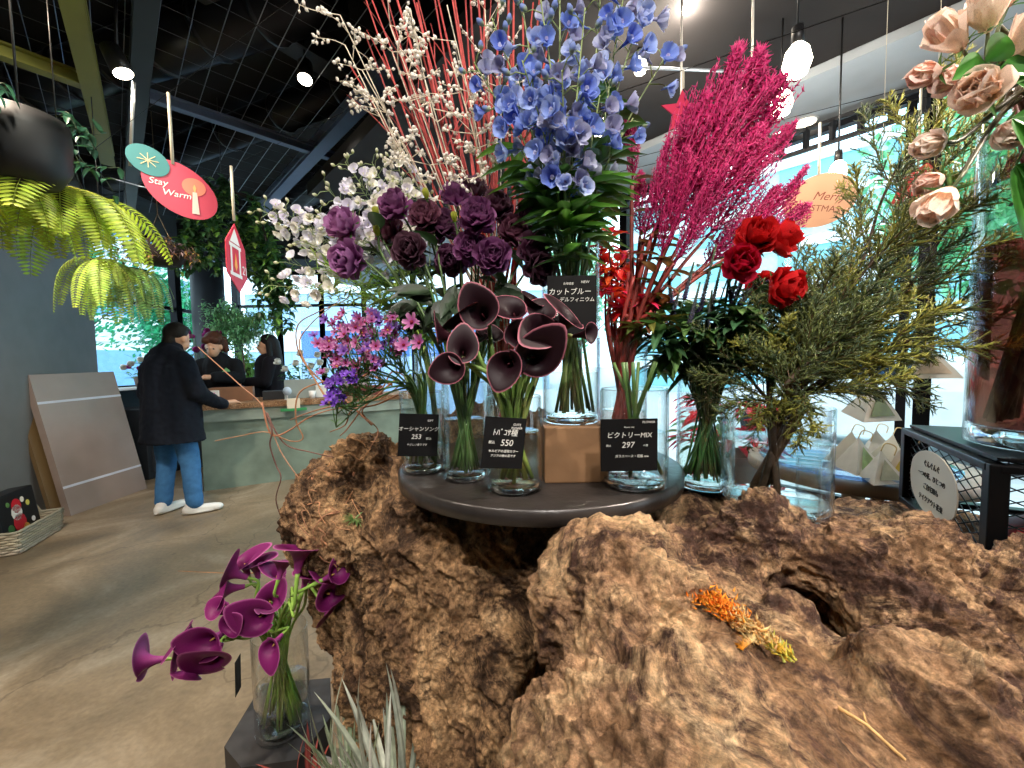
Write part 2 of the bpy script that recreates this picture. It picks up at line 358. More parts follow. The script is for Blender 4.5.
# ================================================================== outside
g = MB(); g.prism([(-60, -20), (60, -20), (60, 90), (-60, 90)], -.3, -.15, srgb('b9bcbc')); struct('ground_street', g, M_matte)
def building(name, label, c, w, d, h, rz, wallc, bandc, win, floors, cols, bandh=.5):
    t = thing(name, label, 'building', (c[0], c[1], -.15)); M = Matrix.Translation((c[0], c[1], -.15)) @ Matrix.Rotation(rz, 4, 'Z')
    g = MB(); g.box((0, 0, h / 2), (w, d, h), wallc, bev=.02, M=M); part('wall', g, M_matte, t, smooth=False)
    fh = h / floors
    g = MB()
    for f in range(floors): g.box((0, -d / 2 - .06, (f + 1) * fh - .25), (w, .14, bandh), bandc, bev=.01, M=M)
    part('floor_band', g, M_matte, t, smooth=False)
    for f in range(floors):
        for k in range(cols):
            x = -w / 2 + (k + .5) * w / cols
            g = MB(); g.box((x, -d / 2 - .02, f * fh + fh * .45), (w / cols * .78, .06, fh * .55), win, bev=.01, M=M); part('window', g, M_paint, t, smooth=False)
    return t
building('glass_office_building', 'pale blue office building with white bands beyond the back windows', (-6, 24), 16, 6, 12, 0, srgb('b4d0e6'), srgb('f2f6f8'), srgb('a4c8e6'), 4, 6, 1.1)
building('white_apartment_building', 'white apartment block beyond the windows beside the customer', (-19, 17), 8, 7, 12, .9, srgb('dfe6ea'), srgb('c9d6de'), srgb('6e9cc4'), 4, 4)
building('louvred_building', 'pale building with white horizontal louvres across the street', (14, 15.5), 18, 5, 9, -.75, srgb('b8dde2'), srgb('f4fbfc'), srgb('7fc0cc'), 6, 6, .35)
# blue shop fascia with a white letter behind the counter
t = thing('shop_fascia', 'blue shop fascia with a white letter outside the back windows', 'sign', (-3.4, 11, 0))
g = MB(); g.box((-3.2, 11, 1.9), (5.2, .12, .75), srgb('5684cc'), bev=.02); g.box((-3.2, 11, .69), (5.2, .1, 1.68), srgb('9db9dc'), bev=.02); part('panel', g, M_paint, t, smooth=False)
def text(s, size, M, mt, name='lettering', parent=None, ext=.0004, shear=0.0, align='LEFT'):
    c = bpy.data.curves.new(name, 'FONT'); c.body = s; c.size = size; c.extrude = ext; c.shear = shear; c.align_x = align; c.resolution_u = 3
    o = bpy.data.objects.new(name, c); COL.objects.link(o); bpy.context.view_layer.update()
    me = bpy.data.meshes.new_from_object(o.evaluated_get(bpy.context.evaluated_depsgraph_get())); bpy.data.objects.remove(o); me.transform(M)
    return link(name, me, mt, parent)
M_white = mat('white_paint', srgb('f2f2ef'), .5)
text('R', .42, frame((-4.95, 10.93, 1.78), (1, 0, 0), (0, -1, 0)), M_white, parent=t, ext=.004)
def tree(name, label, c, h, r, col, trunk=.07, n=900, seed=1, group=None):
    R = random.Random(seed); t = thing(name, label, 'tree', c, group); c = Vector(c)
    g = MB(); g.tube(curve([c, c + Vector((.05, .03, h * .35)), c + Vector((0, 0, h * .75))], 5), (trunk, trunk * .4), srgb('4b3d30'), 8)
    for k in range(6):
        a = k * 1.1; s_ = c + Vector((0, 0, h * (.35 + .06 * k))); g.tube([s_, s_ + Vector((cos(a) * r * .6, sin(a) * r * .6, h * .14))], (trunk * .4, trunk * .12), srgb('4b3d30'), 5)
    part('trunk', g, M_twig, t)
    g = MB(); cc = c + Vector((0, 0, h * .68)); hh = h * .36
    for k in range(n * 4):
        d = Vector((R.gauss(0, 1), R.gauss(0, 1), R.gauss(0, 1))).normalized(); q = R.random() ** .35 * (.75 + .25 * sin(d.x * 7 + d.z * 5 + seed))
        p = cc + Vector((d.x * r * q, d.y * r * q, d.z * hh * q)); s_ = r * .055 * R.uniform(.7, 1.4)
        e = Vector((R.gauss(0, 1), R.gauss(0, 1), R.gauss(0, 1))).normalized(); f = e.orthogonal().normalized(); w = e.cross(f)
        g.add([p - f * s_, p + w * s_ * .5 + e * s_ * .2, p + f * s_, p - w * s_ * .5 - e * s_ * .1], [(0, 1, 2, 3)], jit(col, .3, R))
    part('foliage', g, M_leaf, t, smooth=False); return t
gt = srgb('3f9a63')
tree('street_tree', 'rounded green tree beyond the window beside the customer', (-7.6, 8.9, -.15), 3.9, 1.05, srgb('2f9a6a'), seed=2)
tree('street_tree', 'green tree seen through the gap beside the slate wall', (-8.1, 7.2, -.15), 4.6, 1.0, srgb('3fae7c'), seed=3)
tree('street_tree', 'leafy street tree above the beige round sign outside', (6.2, 5.2, -.15), 5.2, 1.5, srgb('7fcc98'), seed=4, n=700)
tree('street_tree', 'tall green street tree outside behind the peach roses', (6.6, 2.9, -.15), 3.2, 1.2, srgb('4fae98'), seed=5, n=900)
tree('street_tree', 'small green tree outside behind the celosia plumes', (1.6, 9.5, -.15), 5.0, 1.2, srgb('8fd0a8'), seed=6, n=600)
# parked car
def car(label, c, rz, col):
    t = thing('car', label, 'car', c); M = Matrix.Translation(c) @ Matrix.Rotation(rz, 4, 'Z')
    g = MB(); prof = [(-2.1, .3), (-2.15, .75), (-1.9, .95), (-1.2, 1.0), (-.6, 1.42), (.7, 1.45), (1.35, 1.0), (2.0, .88), (2.15, .6), (2.1, .3)]
    V = []; n_ = len(prof)
    for y, k in ((-.85, 0), (-.7, .06), (.7, .06), (.85, 0)): V += [(x, y * (1 if z < 1.01 else .82), z + (k if z > 1.2 else 0)) for x, z in prof]
    Fc = [(j * n_ + i, j * n_ + (i + 1) % n_, (j + 1) * n_ + (i + 1) % n_, (j + 1) * n_ + i) for j in range(3) for i in range(n_)] + [tuple(range(n_)), tuple(range(3 * n_, 4 * n_))[::-1]]
    g.add(V, Fc, col, M); part('body', g, M_paint, t, smooth=False)
    g = MB()
    for y in (-.72, .72): g.prism([(-1.05, 1.02), (-.55, 1.36), (.6, 1.38), (1.12, 1.02)], -.01, .01, srgb('2b4a66'), M=M @ frame((0, y * 1.15 if False else y + (.06 if y > 0 else -.06), 0), (1, 0, 0), (0, -1, 0)))
    part('side_window', g, M_paint, t, smooth=False)
    for x in (-1.35, 1.35):
        for y in (-.82, .82):
            g = MB(); g.tube([M @ Vector((x, y - .1, .32)), M @ Vector((x, y + .1, .32))], .32, srgb('16171a'), 20); g.tube([M @ Vector((x, y - .11, .32)), M @ Vector((x, y + .11, .32))], .18, srgb('9a9ea2'), 12); part('wheel', g, M_paint, t, smooth=False)
car('white car parked in the street beyond the paper packets', (5.9, 6.4, -.15), -.9, srgb('f1f4f6'))
# ================================================================== burl wood
def remesh(mb, voxel, sub=1, smooth=3, adapt=0):
    me = mb.mesh('tmp'); o = bpy.data.objects.new('tmp', me); COL.objects.link(o)
    m = o.modifiers.new('r', 'REMESH'); m.mode = 'VOXEL'; m.voxel_size = voxel; m.use_smooth_shade = True
    if smooth: s = o.modifiers.new('s', 'SMOOTH'); s.factor = .5; s.iterations = smooth
    if sub: u = o.modifiers.new('u', 'SUBSURF'); u.levels = sub; u.render_levels = sub
    bpy.context.view_layer.update()
    r = bpy.data.meshes.new_from_object(o.evaluated_get(bpy.context.evaluated_depsgraph_get())); bpy.data.objects.remove(o)
    return r
def refine(me, steps):
    """finer faces where the place can be looked at from near the camera: steps = distances"""
    bm = bmesh.new(); bm.from_mesh(me)
    for dist in steps:
        bm.normal_update(); ed = []
        for e in bm.edges:
            c = (e.verts[0].co + e.verts[1].co) / 2; v = c - CO
            if v.length < dist and c.y > .12 and c.z > .3 and (e.verts[0].normal.dot(v.normalized()) < .35): ed.append(e)
        bmesh.ops.subdivide_edges(bm, edges=ed, cuts=1, use_grid_fill=True)
        bmesh.ops.smooth_vert(bm, verts=bm.verts[:], factor=.5, use_axis_x=True, use_axis_y=True, use_axis_z=True)
    bm.to_mesh(me); bm.free(); return me
def displace(me, fn):
    n = len(me.vertices); co = np.empty(n * 3, np.float32); no = np.empty(n * 3, np.float32)
    me.vertices.foreach_get('co', co); me.vertex_normals.foreach_get('vector', no); co = co.reshape(-1, 3); no = no.reshape(-1, 3)
    d = np.array([fn(Vector(c.tolist()), q) for c, q in zip(co, no)], np.float32)
    co = co + no * d[:, None]; me.vertices.foreach_set('co', co.ravel()); me.update(); me.shade_smooth()
def capsule(g, a, b, ra, rb, col=(.5, .5, .5), sq=(1, 1, 1), k=14):
    a, b = Vector(a), Vector(b); g.tube([a.lerp(b, i / 6) for i in range(7)], [ra + (rb - ra) * i / 6 for i in range(7)], col, k); g.ball(a, tuple(ra * q for q in sq), col, k); g.ball(b, tuple(rb * q for q in sq), col, k)
def knob(p, freq, seed):
    q = p * freq + Vector((seed, 0, 0)); w = noise.noise_vector(q * .7) * .45
    d, _ = noise.voronoi(q + w); return 1 - min(1, d[0] * 1.25)
def burl_fn(p, n_):
    w = noise.noise_vector(p * 9) * .03; q = p + w; w2 = noise.noise_vector(p * 30) * .012; q2 = p + w2
    d = .016 * noise.fractal(q * 7, 1.0, 2.0, 3)
    d += .018 * (knob(p, 11, 3) - .35)
    m = noise.noise(p * 7 + Vector((5, 2, 1)))
    s_ = max(0, min(1, (noise.noise(p * 5.5 + Vector((2, 7, 3))) + .25) * 2.2)); d += .015 * (knob(q, 21, 9) - .4) * (.8 + m)
    d += (.003 + .009 * s_) * (noise.ridged_multi_fractal(q2 * 28, .8, 2.1, 5, .9, 2.0) - 1.2) * (1.0 - .6 * m)
    d += (.002 + .006 * s_) * (knob(q2, 58, 4) - .4)
    d += .003 * noise.noise(p * 120)
    return d
def trunk_fn(p, n_):
    w = noise.noise_vector(p * 5) * .07; q = p + w; w2 = noise.noise_vector(p * 25) * .015; q2 = q + w2
    d = .03 * noise.fractal(Vector((q.x * 5, q.y * 5, q.z * 3.5)), 1.0, 2.0, 3)
    d += .020 * (noise.ridged_multi_fractal(Vector((q2.x * 13 + q2.z * 5, q2.y * 13, q2.z * 6)), .8, 2.1, 6, .9, 2.0) - 1.2)
    d += .010 * (knob(q, 17, 2) - .4)
    d += .008 * (knob(q2, 45, 6) - .4)
    d += .004 * noise.noise(p * 110)
    return d
def wood_mat(name, ramp, dark, seed=0., bark=.5):
    m = bpy.data.materials.new(name); m.use_nodes = True; n = m.node_tree.nodes; l = m.node_tree.links
    b = n['Principled BSDF']; b.inputs['Roughness'].default_value = .72; b.inputs['Specular IOR Level'].default_value = .28
    t = n.new('ShaderNodeTexCoord'); mp = n.new('ShaderNodeMapping'); mp.inputs['Location'].default_value = (seed, 0, 0); l.new(t.outputs['Object'], mp.inputs[0])
    def nz(sc, det=8, dist=0., rg=.6):
        a = n.new('ShaderNodeTexNoise'); a.inputs['Scale'].default_value = sc; a.inputs['Detail'].default_value = det; a.inputs['Distortion'].default_value = dist; a.inputs['Roughness'].default_value = rg; l.new(mp.outputs[0], a.inputs['Vector']); return a
    a = nz(10, 12, .35, .7); r = n.new('ShaderNodeValToRGB'); e = r.color_ramp.elements
    e[0].position = ramp[0][0]; e[0].color = (*srgb(ramp[0][1]), 1); e[1].position = ramp[-1][0]; e[1].color = (*srgb(ramp[-1][1]), 1)
    for p_, c_ in ramp[1:-1]: x = e.new(p_); x.color = (*srgb(c_), 1)
    l.new(a.outputs['Fac'], r.inputs[0])
    # patches of dark bark left on the wood
    a2 = nz(8, 14, .8, .8); r2 = n.new('ShaderNodeMapRange'); r2.inputs['From Min'].default_value = bark - .035; r2.inputs['From Max'].default_value = bark + .06; l.new(a2.outputs['Fac'], r2.inputs[0])
    mx = n.new('ShaderNodeMixRGB'); mx.inputs['Color2'].default_value = (*srgb(dark), 1); l.new(r2.outputs[0], mx.inputs['Fac']); l.new(r.outputs[0], mx.inputs['Color1'])
    a3 = nz(95, 8, .3, .7); mr = n.new('ShaderNodeMapRange'); mr.inputs['From Min'].default_value = .36; mr.inputs['From Max'].default_value = .64; mr.inputs['To Min'].default_value = .45; mr.inputs['To Max'].default_value = 1.45; l.new(a3.outputs['Fac'], mr.inputs[0])
    sc = n.new('ShaderNodeVectorMath'); sc.operation = 'SCALE'; l.new(mx.outputs[0], sc.inputs[0]); l.new(mr.outputs[0], sc.inputs['Scale']); l.new(sc.outputs[0], b.inputs['Base Color'])
    v = n.new('ShaderNodeTexVoronoi'); v.inputs['Scale'].default_value = 60; v.feature = 'SMOOTH_F1'
    ad = n.new('ShaderNodeVectorMath'); ad.operation = 'MULTIPLY_ADD'; ad.inputs[1].default_value = (.03,) * 3; l.new(a.outputs['Color'], ad.inputs[0]); l.new(mp.outputs[0], ad.inputs[2]); l.new(ad.outputs[0], v.inputs['Vector'])
    sm = n.new('ShaderNodeMath'); sm.operation = 'MULTIPLY_ADD'; sm.inputs[1].default_value = -.9; l.new(v.outputs['Distance'], sm.inputs[0]); l.new(a3.outputs['Fac'], sm.inputs[2])
    bp = n.new('ShaderNodeBump'); bp.inputs['Strength'].default_value = .9; bp.inputs['Distance'].default_value = .016; l.new(sm.outputs[0], bp.inputs['Height'])
    a4 = nz(210, 8, .2, .7); b4 = n.new('ShaderNodeBump'); b4.inputs['Strength'].default_value = 1; b4.inputs['Distance'].default_value = .007; l.new(a4.outputs['Fac'], b4.inputs['Height']); l.new(bp.outputs[0], b4.inputs['Normal']); l.new(b4.outputs[0], b.inputs['Normal'])
    return m
M_burl = wood_mat('burl_wood', [(.3, '6a4c38'), (.4, '94704f'), (.48, 'bd9570'), (.54, 'd8b083'), (.66, 'e8c89c')], '5a4034', 0, .505)
M_trunk = wood_mat('stump_wood', [(.3, '5a4230'), (.4, '86664a'), (.48, 'aa8560'), (.56, 'c69e72'), (.68, 'dab68a')], '45301f', 3, .51)
def bvh(o): me = o.data; return BVHTree.FromPolygons([v.co[:] for v in me.vertices], [p.vertices[:] for p in me.polygons])
# the big burled root in front
g = MB()
def bl(c, r, k=20): g.ball(c, r, (.5, .5, .5), k)
bl((.137, .50, 1.005), (.115, .12, .115)); bl((.12, .31, .93), (.145, .15, .15)); bl((.22, .35, .925), (.15, .19, .12))
bl((.50, .42, .75), (.44, .30, .165), 28); bl((.375, .585, 1.035), (.09, .06, .09)); bl((.25, .52, .96), (.13, .12, .09))
bl((.535, .53, 1.015), (.125, .085, .10)); bl((.70, .47, 1.0), (.12, .09, .10)); bl((.50, .46, .97), (.09, .08, .085))
bl((.378, .345, .99), (.074, .066, .082)); bl((.32, .455, .985), (.058, .052, .062)); bl((.255, .60, 1.0), (.09, .08, .07))
bl((.20, .22, .87), (.15, .12, .13)); bl((.46, .20, .85), (.16, .12, .12)); bl((.60, .34, .93), (.10, .09, .10))
bl((.66, .62, .84), (.28, .22, .12)); bl((.92, .85, .85), (.3, .28, .13)); bl((.45, .74, .93), (.2, .14, .10))
capsule(g, (.42, .55, .1), (.42, .55, .62), .36, .28); capsule(g, (.85, .8, .1), (.85, .8, .70), .26, .22)
me = refine(remesh(g, .0105, 0, 2), (1.6, .95)); displace(me, burl_fn); me.materials.clear()
burl = solo('burl_root', me, M_burl, 'huge knobbly reddish brown burl root filling the lower corner of the display', 'burl')
BV = bvh(burl)
# the taller stump under the black round board
g = MB()
capsule(g, (-.0, 1.24, .1), (-.05, 1.14, .55), .40, .38, k=24); capsule(g, (-.1, 1.1, .55), (-.02, 1.0, .93), .38, .33, k=24)
bl((-.43, 1.04, .92), (.17, .18, .2)); bl((-.36, .97, 1.09), (.07, .09, .07)); bl((-.30, 1.0, .95), (.15, .2, .16)); bl((-.36, 1.12, .72), (.2, .2, .26))
bl((.05, .85, .93), (.24, .20, .12)); bl((-.02, .78, .70), (.2, .16, .25)); bl((-.2, 1.0, .45), (.2, .16, .4)); bl((.0, .8, .3), (.25, .2, .4))
bl((.12, .92, 1.0), (.2, .18, .075))
me = refine(remesh(g, .0125, 0, 2), (2.0, 1.35)); displace(me, trunk_fn)
n_ = len(me.vertices); co = np.empty(n_ * 3, np.float32); me.vertices.foreach_get('co', co); co = co.reshape(-1, 3)
ins = (co[:, 0] - .054) ** 2 + (co[:, 1] - .85) ** 2 < .30 ** 2; co[ins, 2] = np.minimum(co[ins, 2], 1.085); co[:, 2] = np.maximum(co[:, 2], 0); me.vertices.foreach_set('co', co.ravel()); me.update()
stump = solo('tree_stump', me, M_trunk, 'tall craggy brown tree stump carrying the round black board', 'stump')
SV = bvh(stump)
def cast(px, py, tree_=None):
    d = (CR @ Vector(((px - 512) / F_PX, -(py - 384) / F_PX, -1))).normalized(); best = None
    for T in ((BV, SV) if tree_ is None else (tree_,)):
        h = T.ray_cast(CO, d)
        if h[0] is not None and (best is None or h[3] < best[3]): best = h
    return best
# ================================================================== the round board, vases, cards
M_board = mat('board_black', srgb('2c2826'), .3, noise_s=14, noise_a=.35, bump=.25, bump_s=60)
DC = Vector((.054, .85)); ZD = 1.117
g = MB(); g.lathe([(0, -.03), (.285, -.03), (.293, -.026), (.293, -.003), (.288, 0), (0, 0)], (0, 0, 0), 96, c=(DC.x, DC.y, ZD)); solo('round_board', g, M_board, 'round black turned board carrying most of the vases on the stump', 'board')
VASES = {}
M_base = mat('glass_base', (.95, .98, .97), .02); M_base.node_tree.nodes['Principled BSDF'].inputs['Transmission Weight'].default_value = 1; M_base.node_tree.nodes['Principled BSDF'].inputs['IOR'].default_value = 1.45
def vase(key, label, cx, Y, zb, r, h, water=.5, tint=(.93, .97, .94), rim_c=None, X=None, base=.012, flare=0):
    x = (cx - 512) / F_PX * Y if X is None else X
    t = thing('glass_vase', label, 'vase', (x, Y, zb)); w = .0026
    g = MB(); g.lathe([(0, 0), (r * .93, 0), (r, .003), (r, h * .5), (r + flare, h - .002), (r + flare - w * .5, h), (r + flare - w, h - .002), (r - w, h * .5), (r - w, base + .004), (r - w - .006, base), (0, base)], (1, 1, 1), 48, c=(x, Y, zb))
    part('glass_body', g, M_glass, t)
    g = MB(); g.lathe([(0, .0008), (r - w - .006, .0008), (r - w - .003, .003), (r - w - .003, base - .002), (r - w - .007, base - .0006), (0, base - .0006)], (1, 1, 1), 40, c=(x, Y, zb)); part('thick_base', g, M_base, t)
    g = MB(); r2 = r - w - .0008; hw = h * water
    g.lathe([(0, base + .001), (r2 - .007, base + .001), (r2, base + .006), (r2, hw), (r2 - .001, hw + .0006), (0, hw)], (1, 1, 1), 40, c=(x, Y, zb))
    wm = M_water if tint is None or tint == (.93, .97, .94) else clear('tinted_water', tint, 1.33, tuple(c * .8 for c in tint), gloss=.8)
    part('water', g, wm, t)
    VASES[key] = dict(x=x, y=Y, z=zb, r=r, h=h, b=base)
    return t
vase('mix', 'short clear vase in front of the red stems, black card across it', 634, .67, ZD, .056, .165, .55)
vase('calla', 'short clear vase holding the dark maroon calla lilies', 513.5, .655, ZD, .046, .157, .62, (.96, .9, .78))
vase('lisi', 'clear vase packed with thin green stems beside the calla vase', 464, .72, ZD, .041, .178, .62)
vase('wax', 'clear vase with black card beside the stump edge, near the burl', 421, .775, ZD, .042, .158, .35)
vase('white', 'clear vase behind, holding the white blossom sprays', 432, .90, ZD, .038, .235, .5)
vase('delph', 'tall clear vase raised on a wooden block, holding blue delphiniums', 571, .74, ZD + .1, .053, .33, .28)
vase('celosia', 'clear vase of thick red celosia stems behind the short vase', 622, .815, ZD, .05, .26, .42, (.95, .86, .84))
vase('branch', 'clear vase at the back holding the red dogwood branches', 505, 1.0, ZD, .05, .3, .5)
vase('veronica', 'clear vase of green stems standing beyond the round board', 706, .86, 1.052, .058, .232, .72, (.92, .97, .94))
vase('juniper', 'wide clear cylinder vase holding the juniper branches', 776, .765, 1.045, .094, .192, .66)
vase('peach', 'very tall wide vase of dark water and thick brown stems', 1000, .62, 1.182, .1, .53, .61, (.42, .17, .14), X=.863, base=.03)
vase('small', 'small clear tumbler beside the wide juniper vase', 812, .66, 1.05, .018, .11, .3)
# wooden block
M_block = mat('pine_block', srgb('8a6848'), .6, noise_s=12, noise_a=.2, bump=.2, bump_s=40)
g = MB(); x = (571 - 512) / F_PX * .74; g.box((x, .735, ZD + .0495), (.112, .112, .099), (0, 0, 0), bev=.003); o = solo('wooden_block', g, M_block, 'square brown wooden block under the tall delphinium vase', 'block', smooth=False)
# support chunk under the veronica vase
g = MB(); g.ball((.44, .9, .93), (.15, .12, .13), (.5,) * 3, 20); me = remesh(g, .008, 0, 2); displace(me, burl_fn)
co = np.empty(len(me.vertices) * 3, np.float32); me.vertices.foreach_get('co', co); co = co.reshape(-1, 3); co[:, 2] = np.minimum(co[:, 2], 1.051); me.vertices.foreach_set('co', co.ravel()); me.update()
solo('wood_chunk', me, M_burl, 'flat-topped brown wood chunk under the vase beyond the board', 'wood chunk')
def card(label, c, w, h, nrm, roll, lines, group=None, rod=None):
    """lines: (text, size, x, y) from the card's centre"""
    M = frame(c, (1, 0, 0), nrm) @ Matrix.Rotation(roll, 4, 'Z')
    t = thing('price_card', label, 'price card', c, 'black handwritten price cards')
    g = MB(); g.box((0, 0, 0), (w, h, .0012), (0, 0, 0), bev=.0004, M=M); part('card_sheet', g, M_card, t, smooth=False)
    for s, sz, x, y in lines: text(s, sz, M @ Matrix.Translation((x, y, .0009)), M_chalk, parent=t, ext=.0002, shear=.15, align='CENTER')
    return t
card('square black card reading MIX 297 on the short vase', P(629, 445, .607), .0885, .082, (0, -1, .0), 0.0,
     [('ビクトリーMIX', .0104, .000, .012), ('297', .013, -.002, -.004), ('＋税', .004, .025, -.002), ('税込', .004, -.032, -.002), ('ガラスベース・花瓶 one', .0048, .004, -.019), ('FLOWER', .005, .03, .034), ('flower mix', .0036, 0, .027)])
card('tilted black card reading 550 on the calla vase', P(504, 443, .592), .066, .078, (.35, -1, .0), -.12,
     [('ﾄﾊﾞｺｻ種', .0115, .0, .012), ('550', .0135, .004, -.004), ('税込', .005, -.02, -.001), ('セルビアの湿地カラー', .0048, 0, -.014), ('アジアの春の花です', .0045, 0, -.021), ('CUTE', .005, .018, .027), ('FLOWER', .0045, .018, .022)])
card('black card reading 253 low on the vase beside the stump edge', P(418.5, 435, .712), .07, .077, (.25, -1, .05), -.06,
     [('オーシャンソング', .009, .0, .008), ('253', .012, -.004, -.007), ('税込', .005, .018, -.008), ('やさしい香りです', .0045, -.002, -.019), ('GIFT', .005, .02, .025)])
card('black card hung high on the tall delphinium vase', P(572, 305, .672), .083, .098, (0, -1, 0), 0.0,
     [('カットブルー', .012, -.004, .018), ('デルフィニウム', .0085, .008, .006), ('330', .012, -.02, -.018), ('NEW', .006, .022, .036), ('北海道産', .0045, -.006, .034)])
# ================================================================== flowers
G_dark, G_mid, G_lt, G_yel = srgb('2f4a2a'), srgb('4a7038'), srgb('7fa052'), srgb('a8b95a')
def leaf(g, a, d, up, L, Wd, col, bend=.25, fold=.18, n=6, pointed=1.0):
    """a blade from point a along d, its upper side towards up"""
    d = Vector(d).normalized(); up = Vector(up); s = d.cross(up)
    s = s.normalized() if s.length > 1e-4 else d.orthogonal().normalized(); u = s.cross(d); G = []; C = []
    for i in range(n + 1):
        t = i / n; w = Wd * .5 * (sin(pi * t ** (.75 * pointed)) ** .8 if 0 < t < 1 else .02); c = Vector(a) + d * (L * t) - u * (bend * L * t * t)
        G.append([c - s * w + u * w * fold * 2, c - s * w * .5 + u * w * fold * .8, c, c + s * w * .5 + u * w * fold * .8, c + s * w + u * w * fold * 2])
        c1, c2 = tuple(min(1, q * 1.15) for q in col), tuple(min(1, q * 1.6 + .01) for q in col); C.append([col, c1, c2, c1, col])
    g.grid([[tuple(p) for p in r] for r in G], C)
def inside(key, head, R, k=.8):
    """a point at the bottom of the vase on the far side and one at its rim on the head's side"""
    v = VASES[key]; h = Vector((head[0] - v['x'], head[1] - v['y'])); h = h.normalized() if h.length > .02 else Vector((.1, .1))
    a = R.uniform(-.9, .9); h2 = Vector((h.x * cos(a) - h.y * sin(a), h.x * sin(a) + h.y * cos(a))); q = v['r'] * k - .006; f = R.uniform(.3, 1)
    b = Vector((v['x'] - h2.x * q * f, v['y'] - h2.y * q * f, v['z'] + v['b'] + .007 + R.random() * .01))
    m = Vector((v['x'] + h2.x * q * R.uniform(.55, 1), v['y'] + h2.y * q * R.uniform(.55, 1), v['z'] + v['h'] * 1.0)); return b, m
def stem_pts(key, head, d, R, n=7, pull=.12):
    b, m = inside(key, head, R); head = Vector(head); d = Vector(d)
    L = (head - m).length
    return curve([b, m, m.lerp(head, .55) + Vector((0, 0, .06 * L)) - d * (.10 * L), head - d * (pull * L), head], n)

# ---- calla lily
def calla_mesh(R, inner, outer, edge, flare=1.0, H=1.0, Wd=1.0, curl=.25):
    """unit-size spathe, axis +Z, tip towards +X; outer side and lip"""
    nu, nv = 25, 14; G = []; C = []; fo = .9 + R.random() * .2
    for i in range(nv):
        t = (1 - (1 - i / (nv - 1)) ** 1.7); row = []; cr_ = []
        for j in range(nu):
            a = -pi + 2 * pi * j / (nu - 1); tip = (1 + cos(a)) / 2
            r = (.10 + .10 * t + .42 * flare * t ** 3.0 * (.75 + .55 * tip)) * Wd
            ov = 1 + .16 * (j / (nu - 1) - .5) * t                     # overlapping edges roll one over the other
            z = H * (t * (.86 + .38 * tip ** 1.6)) - (.16 * t ** 6 * curl * 4 * (1 - tip * .6))
            r *= ov; r += .05 * t ** 7 + .015 * sin(a * 3 + R.random() * .1) * t ** 3
            x = r * cos(a) * fo + (.34 * t ** 4 * tip ** 3 * curl * 3); y = r * sin(a) * (1 - .35 * tip ** 6 * t)
            row.append((x, y, z)); e = max(0, (t - .95) / .05); cr_.append(lerp(lerp(outer, inner, min(1, t * 1.0)), edge, e ** 1.3))
        G.append(row); C.append(cr_)
    g = MB(); g.grid(G, C)
    G2 = [[(x * .95, y * .95, z + .006) for x, y, z in r] for r in G]; C2 = [[lerp(inner, edge, (1. if i == nv - 1 else .0)) for _ in range(nu)] for i in range(nv)]
    G2[-1] = G[-1]; g.grid([r[::-1] for r in G2], [r[::-1] for r in C2]); return g.mesh('spathe')
mar_in, mar_out, mar_ed = srgb('1c0810'), srgb('3c1420'), srgb('b06a78')
pur_in, pur_out, pur_ed = srgb('6d1a58'), srgb('983c82'), srgb('b8609e')
R = random.Random(3)
CM = [calla_mesh(R, mar_in, mar_out, mar_ed, f, 1.0, w, c) for f, w, c in ((1, 1, .25), (.85, .9, .15), (1.15, 1.1, .35))]
CP = [calla_mesh(R, pur_in, pur_out, pur_ed, f, 1.0, w, c) for f, w, c in ((1, 1, .25), (.8, .85, .3), (1.2, 1.0, .4))]
g = MB(); g.tube([(0, 0, .1), (0, 0, .35), (.01, 0, .6)], [.035, .045, .025], srgb('d9b25e'), 8); SPX = g.mesh('spadix')
g = MB(); g.tube([(0, 0, .1), (0, 0, .35), (.01, 0, .6)], [.035, .045, .025], srgb('4a1420'), 8); SPD = g.mesh('spadix')
def calla(key, label, head, d, size, meshes, spx, roll, group, R, stemc, k=0, base=None):
    d = Vector(d).normalized(); head = Vector(head); root = head - d * size * .8
    b, m = inside(key, root, R)
    t = thing('calla_lily', label, 'flower', b, group)
    L = (root - m).length; d2 = (d * .4 + Vector((0, 0, 1)) * .35).normalized()
    pts = curve([b, m, m.lerp(root, .5) + Vector((0, 0, .10 * L)), root - d * .18 * L, root + d * size * .04], 6)
    g = MB(); n_ = len(pts); g.tube(pts, [.0036] * (n_ - 3) + [.0042, .005, size * .085], [lerp(stemc, (.30, .12, .12), max(0, (i / n_ - .8) * 2) if spx is SPD else 0) for i in range(n_)], 7); part('stem', g, M_stem, t)
    q = aim(d, roll); sp = part('spathe', meshes[k % len(meshes)], M_calla, t, loc=root, rot=q, scale=size)
    part('spadix', spx, M_petal, sp, world=False); sp.children[0].location = (0, 0, 0)
    return t
